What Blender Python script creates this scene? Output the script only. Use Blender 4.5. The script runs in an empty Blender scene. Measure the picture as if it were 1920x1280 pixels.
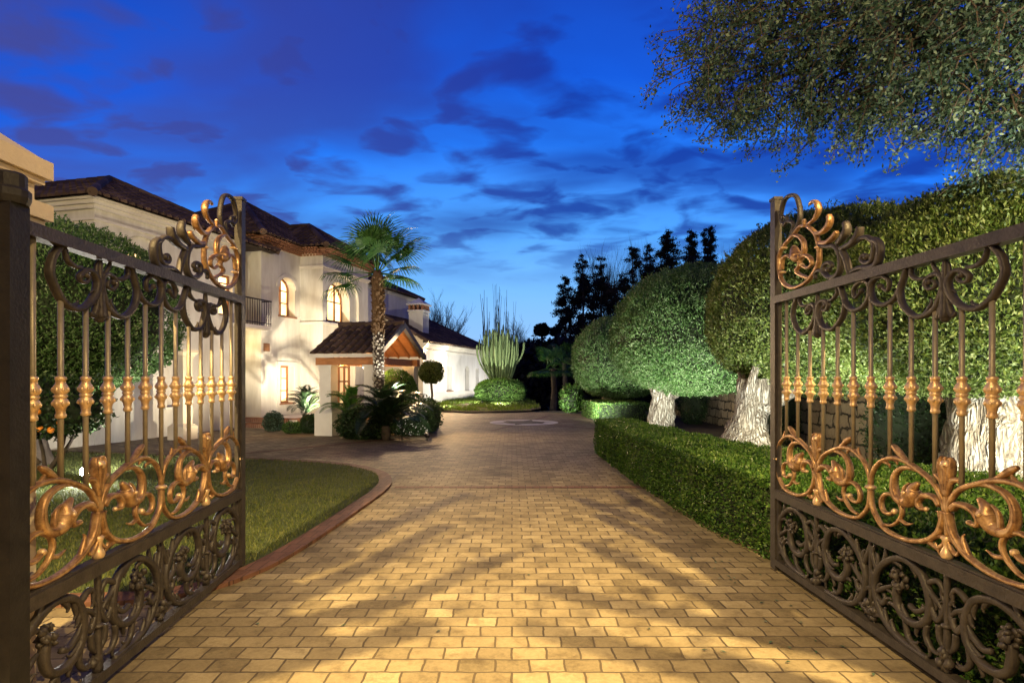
import bpy, bmesh, math, random
import numpy as np
from mathutils import Vector, Matrix, noise
from mathutils.geometry import tessellate_polygon
R = math.radians
PI = math.pi
random.seed(7)
sc = bpy.context.scene
C = sc.collection

# ------------------------------------------------------------------ helpers
def X(px, d):                       # lateral metres of a sight line at depth d
    return (px - 960) / 1100 * d
def H(py, d):                       # height of a sight line at depth d
    return 1.75 + (705 - py) / 1100 * d

class MB:
    """collects faces, then links them as ONE mesh object"""
    def __init__(s):
        s.v, s.f, s.m = [], [], []
    def add(s, vs, fs, mi=0):
        o = len(s.v); s.v.extend([tuple(p) for p in vs])
        for f in fs: s.f.append([o + i for i in f]); s.m.append(mi)
    def box(s, c, d, rz=0, mi=0, top=1.0):
        cx, cy, cz = c; dx, dy, dz = [k / 2 for k in d]
        ca, sa = math.cos(rz), math.sin(rz); vs = []
        for z in (-1, 1):
            k = top if z > 0 else 1
            for x, y in ((-1, -1), (1, -1), (1, 1), (-1, 1)):
                px, py = x * dx * k, y * dy * k
                vs.append((cx + px * ca - py * sa, cy + px * sa + py * ca, cz + z * dz))
        s.add(vs, [(0, 3, 2, 1), (4, 5, 6, 7), (0, 1, 5, 4), (1, 2, 6, 5), (2, 3, 7, 6), (3, 0, 4, 7)], mi)
    def bx(s, x0, x1, y0, y1, z0, z1, mi=0):
        s.box(((x0 + x1) / 2, (y0 + y1) / 2, (z0 + z1) / 2), (x1 - x0, y1 - y0, z1 - z0), 0, mi)
    def tube(s, pts, rad, n=8, mi=0, cap=True, sq=1.0):
        pts = [Vector(p) for p in pts]
        if not hasattr(rad, '__len__'): rad = [rad] * len(pts)
        t0 = (pts[1] - pts[0]).normalized()
        up = Vector((0, 0, 1)) if abs(t0.z) < .9 else Vector((1, 0, 0))
        a = t0.cross(up).normalized(); vs = []
        for i, p in enumerate(pts):
            t = (pts[min(i + 1, len(pts) - 1)] - pts[max(i - 1, 0)])
            if t.length < 1e-9: t = t0.copy()
            t.normalize()
            a = (a - t * a.dot(t)).normalized(); b = t.cross(a)
            for k in range(n):
                w = 2 * PI * k / n
                vs.append(p + (a * math.cos(w) + b * math.sin(w) * sq) * rad[i])
        fs = []
        for i in range(len(pts) - 1):
            for k in range(n):
                k2 = (k + 1) % n
                fs.append((i * n + k, i * n + k2, (i + 1) * n + k2, (i + 1) * n + k))
        if cap:
            fs.append(tuple(range(n - 1, -1, -1))); m = (len(pts) - 1) * n
            fs.append(tuple(m + k for k in range(n)))
        s.add(vs, fs, mi)
    def lathe(s, prof, o=(0, 0, 0), n=14, mi=0):
        vs, fs = [], []
        for r, z in prof:
            for k in range(n):
                w = 2 * PI * k / n
                vs.append((o[0] + r * math.cos(w), o[1] + r * math.sin(w), o[2] + z))
        for i in range(len(prof) - 1):
            for k in range(n):
                k2 = (k + 1) % n
                fs.append((i * n + k, i * n + k2, (i + 1) * n + k2, (i + 1) * n + k))
        fs.append(tuple(range(n - 1, -1, -1))); m = (len(prof) - 1) * n
        fs.append(tuple(m + k for k in range(n)))
        s.add(vs, fs, mi)
    def ball(s, c, r, mi=0, n=8, rings=6, jit=0, seed=0):
        if not hasattr(r, '__len__'): r = (r, r, r)
        vs, fs = [], []
        rings = max(rings, 3)
        for i in range(rings + 1):
            ph = PI * i / rings
            for k in range(n):
                w = 2 * PI * k / n
                q = Vector((math.sin(ph) * math.cos(w), math.sin(ph) * math.sin(w), math.cos(ph)))
                j = 1 + jit * noise.noise(q * 2.3 + Vector((seed, seed * .7, 0)))
                vs.append((c[0] + q.x * r[0] * j, c[1] + q.y * r[1] * j, c[2] + q.z * r[2] * j))
        for i in range(rings):
            for k in range(n):
                k2 = (k + 1) % n
                fs.append((i * n + k, (i + 1) * n + k, (i + 1) * n + k2, i * n + k2))
        s.add(vs, fs, mi)
    def poly(s, pts, mi=0):
        s.add(pts, [tuple(range(len(pts)))], mi)
    def build(s, name, mats, parent=None, smooth=False, merge=False):
        me = bpy.data.meshes.new(name)
        me.from_pydata(s.v, [], s.f)
        if not isinstance(mats, (list, tuple)): mats = [mats]
        for m in mats: me.materials.append(m)
        me.polygons.foreach_set('material_index', s.m)
        if smooth: me.polygons.foreach_set('use_smooth', [True] * len(s.f))
        me.update()
        o = bpy.data.objects.new(name, me); C.objects.link(o)
        if parent: o.parent = parent
        return o

def tag(o, label=None, cat=None, group=None, kind=None):
    if label: o['label'] = label
    if cat: o['category'] = cat
    if group: o['group'] = group
    if kind: o['kind'] = kind
    return o
def thing(name, label, cat, loc=(0, 0, 0), rz=0, group=None):
    o = bpy.data.objects.new(name, None); C.objects.link(o)
    o.empty_display_size = .2; o.location = loc; o.rotation_euler = (0, 0, rz)
    return tag(o, label, cat, group)
def copy_tree(o, parent=None):
    c = o.copy(); C.objects.link(c)
    if parent: c.parent = parent
    for ch in list(o.children): copy_tree(ch, c)
    return c

def leaves_mesh(name, P, A, N, L, W, mat, parent=None, extra=None, fold=.25):
    """P centres, A axes, N side vectors (n,3): one kite per leaf"""
    n = len(P)
    A = A / (np.linalg.norm(A, axis=1, keepdims=True) + 1e-9)
    S = np.cross(A, N); S /= (np.linalg.norm(S, axis=1, keepdims=True) + 1e-9)
    U = np.cross(S, A)
    L = np.broadcast_to(np.asarray(L), (n,))[:, None]; W = np.broadcast_to(np.asarray(W), (n,))[:, None]
    v = np.empty((n, 4, 3), np.float32)
    v[:, 0] = P - A * L * .5; v[:, 2] = P + A * L * .5
    mid = P + A * L * .02 + U * W * fold
    v[:, 1] = mid - S * W * .5; v[:, 3] = mid + S * W * .5
    v = v.reshape(-1, 3)
    ev, ef, em = (np.zeros((0, 3), np.float32), [], [])
    if extra: ev = np.array(extra.v, np.float32); ef = extra.f; em = extra.m
    me = bpy.data.meshes.new(name)
    me.vertices.add(len(v) + len(ev)); me.vertices.foreach_set('co', np.concatenate([v, ev]).ravel())
    nl = n * 4 + sum(len(f) for f in ef)
    me.loops.add(nl); li = np.arange(n * 4, dtype=np.int32)
    el = np.array([i + n * 4 for f in ef for i in f], np.int32)
    me.loops.foreach_set('vertex_index', np.concatenate([li, el]) if len(el) else li)
    me.polygons.add(n + len(ef))
    st = np.arange(n, dtype=np.int32) * 4
    es, k = [], n * 4
    for f in ef: es.append(k); k += len(f)
    me.polygons.foreach_set('loop_start', np.concatenate([st, np.array(es, np.int32)]) if es else st)
    mats = mat if isinstance(mat, (list, tuple)) else [mat]
    for m in mats: me.materials.append(m)
    if es: me.polygons.foreach_set('material_index', np.concatenate([np.zeros(n, np.int32), np.array([q + 1 for q in em], np.int32)]))
    me.update(calc_edges=True); me.validate()
    o = bpy.data.objects.new(name, me); C.objects.link(o)
    if parent: o.parent = parent
    return o
def rnd(seed): return np.random.default_rng(seed)
def unit(r, n):
    q = r.normal(size=(n, 3)); return q / np.linalg.norm(q, axis=1, keepdims=True)

# ------------------------------------------------------------------ materials
def newmat(name):
    m = bpy.data.materials.new(name); m.use_nodes = True
    nt = m.node_tree; b = nt.nodes['Principled BSDF']
    return m, nt, b
def nd(nt, t, **kw):
    n = nt.nodes.new(t)
    for k, v in kw.items(): setattr(n, k, v)
    return n
def ramp(nt, stops, fac=None):
    n = nd(nt, 'ShaderNodeValToRGB'); e = n.color_ramp.elements
    while len(e) < len(stops): e.new(.5)
    for i, (p, c) in enumerate(stops): e[i].position = p; e[i].color = (*c, 1)
    if fac is not None: nt.links.new(fac, n.inputs[0])
    return n
def simple(name, c1, c2, scale=6, rough=.7, bump=.1, metal=0, bscale=None, detail=6, coord='Object', spec=.4, stretch=None):
    m, nt, b = newmat(name); L = nt.links.new
    tc = nd(nt, 'ShaderNodeTexCoord'); src = tc.outputs[coord]
    if stretch:
        mp = nd(nt, 'ShaderNodeMapping'); mp.inputs['Scale'].default_value = stretch; L(src, mp.inputs[0]); src = mp.outputs[0]
    n = nd(nt, 'ShaderNodeTexNoise'); n.inputs['Scale'].default_value = scale; n.inputs['Detail'].default_value = detail; n.inputs['Roughness'].default_value = .65
    L(src, n.inputs['Vector'])
    r = ramp(nt, [(.3, c1), (.7, c2)], n.outputs['Fac']); L(r.outputs[0], b.inputs['Base Color'])
    b.inputs['Roughness'].default_value = rough; b.inputs['Metallic'].default_value = metal; b.inputs['Specular IOR Level'].default_value = spec
    if bump:
        n2 = nd(nt, 'ShaderNodeTexNoise'); n2.inputs['Scale'].default_value = bscale or scale * 6; n2.inputs['Detail'].default_value = 5
        L(src, n2.inputs['Vector']); bp = nd(nt, 'ShaderNodeBump'); bp.inputs['Strength'].default_value = bump; bp.inputs['Distance'].default_value = .02
        L(n2.outputs['Fac'], bp.inputs['Height']); L(bp.outputs[0], b.inputs['Normal'])
    return m
def leafmat(name, cols, rough=.5, trans=.3, clump=.6, spec=.35):
    m, nt, b = newmat(name); L = nt.links.new
    g = nd(nt, 'ShaderNodeNewGeometry'); tc = nd(nt, 'ShaderNodeTexCoord')
    n = nd(nt, 'ShaderNodeTexNoise'); n.inputs['Scale'].default_value = 1.3; n.inputs['Detail'].default_value = 3; L(tc.outputs['Object'], n.inputs['Vector'])
    mx = nd(nt, 'ShaderNodeMix'); mx.inputs[0].default_value = .35; L(g.outputs['Random Per Island'], mx.inputs[2]); L(n.outputs['Fac'], mx.inputs[3])
    k = len(cols); r = ramp(nt, [(.12 + .76 * i / (k - 1), c) for i, c in enumerate(cols)], mx.outputs[0])
    L(r.outputs[0], b.inputs['Base Color']); b.inputs['Roughness'].default_value = rough; b.inputs['Specular IOR Level'].default_value = spec
    t = nd(nt, 'ShaderNodeBsdfTranslucent'); hs = nd(nt, 'ShaderNodeHueSaturation'); hs.inputs['Value'].default_value = 1.3; hs.inputs['Saturation'].default_value = 1.15
    L(r.outputs[0], hs.inputs['Color']); L(hs.outputs[0], t.inputs['Color'])
    ms = nd(nt, 'ShaderNodeMixShader'); ms.inputs[0].default_value = trans
    L(b.outputs[0], ms.inputs[1]); L(t.outputs[0], ms.inputs[2]); L(ms.outputs[0], nt.nodes['Material Output'].inputs['Surface'])
    return m
def emit(name, c, s, grad=None):
    m, nt, b = newmat(name); L = nt.links.new
    b.inputs['Base Color'].default_value = (*[k * .2 for k in c], 1); b.inputs['Roughness'].default_value = .1
    tc = nd(nt, 'ShaderNodeTexCoord'); n = nd(nt, 'ShaderNodeTexNoise'); n.inputs['Scale'].default_value = 1.1; n.inputs['Detail'].default_value = 2; L(tc.outputs['Object'], n.inputs['Vector'])
    r = ramp(nt, [(.3, tuple(k * .55 for k in c)), (.6, c)], n.outputs['Fac'])
    L(r.outputs[0], b.inputs['Emission Color']); b.inputs['Emission Strength'].default_value = s
    return m

def paver_mat(name, bw, rh, cols, mortar, msize=.012, rot=0, dist=.02, bump=.5, stain=True):
    m, nt, b = newmat(name); L = nt.links.new
    tc = nd(nt, 'ShaderNodeTexCoord'); mp = nd(nt, 'ShaderNodeMapping'); mp.inputs['Rotation'].default_value = (0, 0, rot)
    L(tc.outputs['Object'], mp.inputs[0])
    nz = nd(nt, 'ShaderNodeTexNoise'); nz.inputs['Scale'].default_value = 5.5; nz.inputs['Detail'].default_value = 3; L(mp.outputs[0], nz.inputs['Vector'])
    sub = nd(nt, 'ShaderNodeVectorMath', operation='SUBTRACT'); sub.inputs[1].default_value = (.5, .5, .5); L(nz.outputs['Color'], sub.inputs[0])
    sca = nd(nt, 'ShaderNodeVectorMath', operation='SCALE'); sca.inputs['Scale'].default_value = dist * 2.2; L(sub.outputs[0], sca.inputs[0])
    ad = nd(nt, 'ShaderNodeVectorMath', operation='ADD'); L(mp.outputs[0], ad.inputs[0]); L(sca.outputs[0], ad.inputs[1])
    br = nd(nt, 'ShaderNodeTexBrick'); br.offset = .5; br.squash = 1.0
    br.inputs['Scale'].default_value = 1; br.inputs['Brick Width'].default_value = bw; br.inputs['Row Height'].default_value = rh
    br.inputs['Mortar Size'].default_value = msize; br.inputs['Mortar Smooth'].default_value = .5; br.inputs['Bias'].default_value = 0
    br.inputs['Color1'].default_value = (0, 0, 0, 1); br.inputs['Color2'].default_value = (1, 1, 1, 1); br.inputs['Mortar'].default_value = (.5, .5, .5, 1)
    L(ad.outputs[0], br.inputs['Vector'])
    n2 = nd(nt, 'ShaderNodeTexNoise'); n2.inputs['Scale'].default_value = 38; n2.inputs['Detail'].default_value = 6; n2.inputs['Roughness'].default_value = .7; L(mp.outputs[0], n2.inputs['Vector'])
    n3 = nd(nt, 'ShaderNodeTexNoise'); n3.inputs['Scale'].default_value = .8; n3.inputs['Detail'].default_value = 5; n3.inputs['Roughness'].default_value = .65; L(mp.outputs[0], n3.inputs['Vector'])
    mxa = nd(nt, 'ShaderNodeMix'); mxa.inputs[0].default_value = .55; L(br.outputs['Color'], mxa.inputs[2]); L(n2.outputs['Fac'], mxa.inputs[3])
    r = ramp(nt, [(.1 + .8 * i / (len(cols) - 1), c) for i, c in enumerate(cols)], mxa.outputs[0])
    st = ramp(nt, [(.30, (.36, .34, .32)), (.44, (.86, .85, .84)), (.54, (1, 1, 1)), (.66, (.74, .72, .68)), (.8, (.5, .48, .45))], n3.outputs['Fac'])
    mul = nd(nt, 'ShaderNodeMix', data_type='RGBA', blend_type='MULTIPLY'); mul.inputs[0].default_value = 1 if stain else .4
    L(r.outputs[0], mul.inputs[6]); L(st.outputs[0], mul.inputs[7])
    n4 = nd(nt, 'ShaderNodeTexNoise'); n4.inputs['Scale'].default_value = 7; n4.inputs['Detail'].default_value = 6; n4.inputs['Roughness'].default_value = .7; L(mp.outputs[0], n4.inputs['Vector'])
    s4 = ramp(nt, [(.34, (.55, .52, .5)), (.5, (1, 1, 1))], n4.outputs['Fac'])
    mul2 = nd(nt, 'ShaderNodeMix', data_type='RGBA', blend_type='MULTIPLY'); mul2.inputs[0].default_value = .75; L(mul.outputs[2], mul2.inputs[6]); L(s4.outputs[0], mul2.inputs[7]); mul = mul2
    mo = nd(nt, 'ShaderNodeMix', data_type='RGBA'); L(br.outputs['Fac'], mo.inputs[0]); L(mul.outputs[2], mo.inputs[6]); mo.inputs[7].default_value = (*mortar, 1)
    L(mo.outputs[2], b.inputs['Base Color']); b.inputs['Roughness'].default_value = .72; b.inputs['Specular IOR Level'].default_value = .25
    inv = nd(nt, 'ShaderNodeMath', operation='MULTIPLY_ADD'); inv.inputs[1].default_value = -1; inv.inputs[2].default_value = 1; L(br.outputs['Fac'], inv.inputs[0])
    h = nd(nt, 'ShaderNodeMath', operation='MULTIPLY_ADD'); h.inputs[1].default_value = .35; L(n2.outputs['Fac'], h.inputs[0]); L(inv.outputs[0], h.inputs[2])
    bp = nd(nt, 'ShaderNodeBump'); bp.inputs['Strength'].default_value = bump; bp.inputs['Distance'].default_value = .02; L(h.outputs[0], bp.inputs['Height']); L(bp.outputs[0], b.inputs['Normal'])
    return m

def bark_mat():
    m, nt, b = newmat('olive_bark'); L = nt.links.new
    tc = nd(nt, 'ShaderNodeTexCoord'); mp = nd(nt, 'ShaderNodeMapping'); mp.inputs['Scale'].default_value = (1, 1, .17); L(tc.outputs['Object'], mp.inputs[0])
    n = nd(nt, 'ShaderNodeTexNoise'); n.inputs['Scale'].default_value = 3; n.inputs['Detail'].default_value = 4; L(mp.outputs[0], n.inputs['Vector'])
    ad = nd(nt, 'ShaderNodeVectorMath', operation='MULTIPLY_ADD'); ad.inputs[1].default_value = (.5, .5, .5); L(n.outputs['Color'], ad.inputs[0]); L(mp.outputs[0], ad.inputs[2])
    v = nd(nt, 'ShaderNodeTexVoronoi', feature='DISTANCE_TO_EDGE'); v.inputs['Scale'].default_value = 12; L(ad.outputs[0], v.inputs['Vector'])
    n2 = nd(nt, 'ShaderNodeTexNoise'); n2.inputs['Scale'].default_value = 30; n2.inputs['Detail'].default_value = 5; L(mp.outputs[0], n2.inputs['Vector'])
    mx = nd(nt, 'ShaderNodeMath', operation='MULTIPLY_ADD'); mx.inputs[1].default_value = 2.2; L(v.outputs['Distance'], mx.inputs[0]); L(n2.outputs['Fac'], mx.inputs[2])
    r = ramp(nt, [(.30, (.06, .048, .036)), (.55, (.19, .16, .12)), (.85, (.32, .29, .235)), (1, (.48, .45, .38))], mx.outputs[0]); L(r.outputs[0], b.inputs['Base Color'])
    b.inputs['Roughness'].default_value = .9
    bp = nd(nt, 'ShaderNodeBump'); bp.inputs['Strength'].default_value = 1; bp.inputs['Distance'].default_value = .06; L(mx.outputs[0], bp.inputs['Height']); L(bp.outputs[0], b.inputs['Normal'])
    return m
def gilt_mat():
    m, nt, b = newmat('gilded_copper'); L = nt.links.new
    g = nd(nt, 'ShaderNodeNewGeometry'); tc = nd(nt, 'ShaderNodeTexCoord')
    n = nd(nt, 'ShaderNodeTexNoise'); n.inputs['Scale'].default_value = 22; n.inputs['Detail'].default_value = 6; n.inputs['Roughness'].default_value = .7; L(tc.outputs['Object'], n.inputs['Vector'])
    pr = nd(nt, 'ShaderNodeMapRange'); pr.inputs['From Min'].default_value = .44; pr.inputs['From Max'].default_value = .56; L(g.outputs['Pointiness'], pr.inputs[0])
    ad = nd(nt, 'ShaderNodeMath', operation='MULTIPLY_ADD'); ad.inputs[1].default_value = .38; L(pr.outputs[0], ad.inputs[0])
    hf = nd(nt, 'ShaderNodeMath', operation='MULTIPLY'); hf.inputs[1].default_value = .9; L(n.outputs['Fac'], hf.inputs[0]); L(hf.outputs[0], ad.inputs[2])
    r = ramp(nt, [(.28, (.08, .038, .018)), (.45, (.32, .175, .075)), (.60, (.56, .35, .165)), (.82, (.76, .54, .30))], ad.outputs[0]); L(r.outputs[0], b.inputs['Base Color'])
    b.inputs['Metallic'].default_value = .55
    rr = nd(nt, 'ShaderNodeMapRange'); rr.inputs['To Min'].default_value = .55; rr.inputs['To Max'].default_value = .25; L(n.outputs['Fac'], rr.inputs[0]); L(rr.outputs[0], b.inputs['Roughness'])
    bp = nd(nt, 'ShaderNodeBump'); bp.inputs['Strength'].default_value = .35; bp.inputs['Distance'].default_value = .01; L(n.outputs['Fac'], bp.inputs['Height']); L(bp.outputs[0], b.inputs['Normal'])
    return m
M = {}
M['iron'] = simple('painted_iron', (.030, .025, .022), (.066, .055, .046), 14, .5, .25, .15, 60)
M['bar'] = simple('bronze_bar', (.23, .20, .145), (.33, .285, .21), 20, .42, .12, .3, 80)
M['gold'] = gilt_mat()
M['render'] = simple('cream_render', (.60, .50, .36), (.70, .60, .45), 1.6, .85, .25, 0, 60)
M['wall'] = simple('house_render', (.52, .485, .41), (.74, .72, .65), 1.6, .88, .25, 0, 45, stretch=(1.6, 1.6, .35))
M['wallw'] = simple('white_render', (.60, .585, .55), (.76, .75, .72), 1.4, .88, .2, 0, 45, stretch=(1.4, 1.4, .4))
M['trim'] = simple('white_trim', (.64, .60, .53), (.74, .71, .64), 2, .8, .12, 0, 50)
M['tile'] = leafmat('roof_tile', [(.040, .025, .018), (.065, .040, .028), (.095, .060, .042), (.15, .098, .068)], .85, 0)
M['post'] = simple('shaded_post', (.008, .007, .006), (.022, .019, .016), 12, .6, .15, .1, 60)  # near-black colour stands in for shade on the hinge posts
M['tiledark'] = simple('roof_underlay', (.025, .018, .015), (.05, .035, .028), 3, .9, 0)
M['brick'] = simple('terracotta_brick', (.20, .09, .05), (.36, .18, .10), 8, .8, .3, 0, 50)
M['wood'] = simple('stained_wood', (.20, .075, .025), (.36, .15, .055), 3, .5, .2, 0, 30, stretch=(1, 1, 8))
M['beam'] = simple('orange_beam', (.34, .14, .05), (.50, .24, .10), 3, .6, .2, 0, 30, stretch=(6, 1, 6))
M['metal'] = simple('black_metal', (.015, .015, .016), (.035, .033, .032), 10, .5, .1, .3)
M['bark'] = bark_mat()
M['darkbark'] = simple('dark_bark', (.035, .026, .02), (.09, .07, .055), 6, .9, .6, 0, 20)
M['palmtop'] = simple('palm_fibre', (.07, .04, .02), (.20, .12, .06), 12, .9, .6, 0, 40)
M['palmcore'] = simple('palm_core', (.025, .018, .012), (.08, .06, .045), 12, .9, .5, 0, 40)
M['palmlow'] = simple('palm_scars', (.30, .26, .20), (.62, .58, .50), 9, .9, .6, 0, 40)
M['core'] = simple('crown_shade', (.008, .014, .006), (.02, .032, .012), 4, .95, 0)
M['soil'] = simple('garden_soil', (.035, .024, .016), (.09, .065, .04), 3, .95, .8, 0, 18)
M['dark'] = simple('dark_ground', (.01, .013, .009), (.03, .034, .022), .3, .95, .5, 0, 2)
M['lawn'] = simple('lawn_turf', (.025, .04, .012), (.07, .09, .028), 2.2, .95, .8, 0, 60)
M['pot'] = simple('clay_pot', (.10, .05, .035), (.2, .11, .08), 5, .8, .2)
M['stem'] = simple('cactus_skin', (.16, .26, .10), (.30, .42, .18), 4, .6, .3, 0, 24)
M['orange'] = simple('orange_peel', (.75, .22, .02), (.85, .32, .04), 5, .45, .2, 0, 90)
M['white'] = simple('white_petal', (.75, .72, .72), (.85, .8, .82), 5, .6, 0)
M['olive'] = leafmat('olive_leaf', [(.022, .060, .014), (.060, .140, .034), (.115, .21, .065), (.26, .34, .19)], .5, .3)
M['olivew'] = leafmat('olive_leaf_yellow', [(.026, .052, .010), (.078, .125, .024), (.15, .20, .046), (.28, .32, .14)], .48, .3)
M['hedge'] = leafmat('box_leaf', [(.014, .040, .008), (.045, .115, .02), (.09, .175, .034), (.16, .235, .055)], .42, .3)
M['oak'] = leafmat('oak_leaf', [(.010, .026, .014), (.033, .070, .040), (.080, .132, .088), (.19, .255, .20)], .5, .25)
M['fan'] = leafmat('palm_leaf', [(.02, .075, .016), (.05, .14, .028), (.10, .21, .045)], .45, .3)
M['cycad'] = leafmat('cycad_leaf', [(.006, .018, .008), (.015, .034, .014), (.03, .05, .02)], .38, .15)
M['shrub'] = leafmat('shrub_leaf', [(.008, .02, .006), (.022, .05, .014), (.045, .085, .025)], .45, .2)
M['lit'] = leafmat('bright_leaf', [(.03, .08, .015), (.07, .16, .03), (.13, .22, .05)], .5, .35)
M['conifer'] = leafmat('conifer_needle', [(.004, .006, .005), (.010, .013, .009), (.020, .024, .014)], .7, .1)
M['twig'] = simple('bare_twig', (.04, .035, .035), (.09, .075, .07), 5, .9, 0)
M['grass'] = leafmat('grass_blade', [(.040, .062, .012), (.090, .115, .026), (.17, .17, .05)], .6, .3)
M['grassl'] = leafmat('verge_blade', [(.05, .09, .014), (.10, .16, .03), (.16, .22, .05)], .6, .35)
M['fox'] = simple('bronze_panel', (.2, .09, .04), (.3, .15, .07), 3, .6, 0)
M['pane'] = emit('lit_window', (1.0, .66, .28), 4.4)
M['pane2'] = emit('lit_window_soft', (1.0, .62, .28), 1.2)
M['lens'] = emit('lamp_lens', (1.0, .95, .85), 220)
M['drive'] = paver_mat('drive_cobbles', .215, .158, [(.09, .070, .040), (.19, .150, .086), (.26, .208, .122), (.37, .31, .195)], (.07, .052, .032), .0085, 0, .017, .5)
M['kerbm'] = paver_mat('kerb_brick', .11, .26, [(.085, .040, .026), (.14, .066, .042), (.19, .094, .062)], (.06, .03, .02), .007, 0, .006, .35, False)
M['stone'] = paver_mat('dry_stone', .62, .30, [(.16, .12, .075), (.27, .21, .13), (.36, .29, .19)], (.03, .024, .016), .03, 0, .10, .9, False)
def stone_coords(m):   # lay the stone courses on an upright wall (run along y, rise along z)
    nt = m.node_tree; mp = next(n for n in nt.nodes if n.type == 'MAPPING'); tc = next(n for n in nt.nodes if n.type == 'TEX_COORD')
    sp = nd(nt, 'ShaderNodeSeparateXYZ'); cb = nd(nt, 'ShaderNodeCombineXYZ')
    nt.links.new(tc.outputs['Object'], sp.inputs[0]); nt.links.new(sp.outputs['Y'], cb.inputs['X']); nt.links.new(sp.outputs['Z'], cb.inputs['Y']); nt.links.new(sp.outputs['X'], cb.inputs['Z'])
    nt.links.new(cb.outputs[0], mp.inputs[0])
stone_coords(M['stone'])

# ------------------------------------------------------------------ camera and world
cam = bpy.data.cameras.new('camera'); co = bpy.data.objects.new('camera', cam); C.objects.link(co)
co.location = (0, 0, 1.75); co.rotation_euler = (R(90), 0, 0)
cam.sensor_width = 36; cam.sensor_fit = 'HORIZONTAL'; cam.lens = 1100 / 1920 * 36; cam.shift_y = 65 / 1920
cam.clip_start = .05; cam.clip_end = 3000
sc.camera = co
sc.view_settings.view_transform = 'Standard'; sc.view_settings.look = 'None'; sc.view_settings.exposure = 0
sc.cycles.use_denoising = True
sc.cycles.max_bounces = 6; sc.cycles.diffuse_bounces = 3; sc.cycles.transparent_max_bounces = 4; sc.cycles.sample_clamp_indirect = 4
sc.cycles.caustics_reflective = False; sc.cycles.caustics_refractive = False

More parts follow.
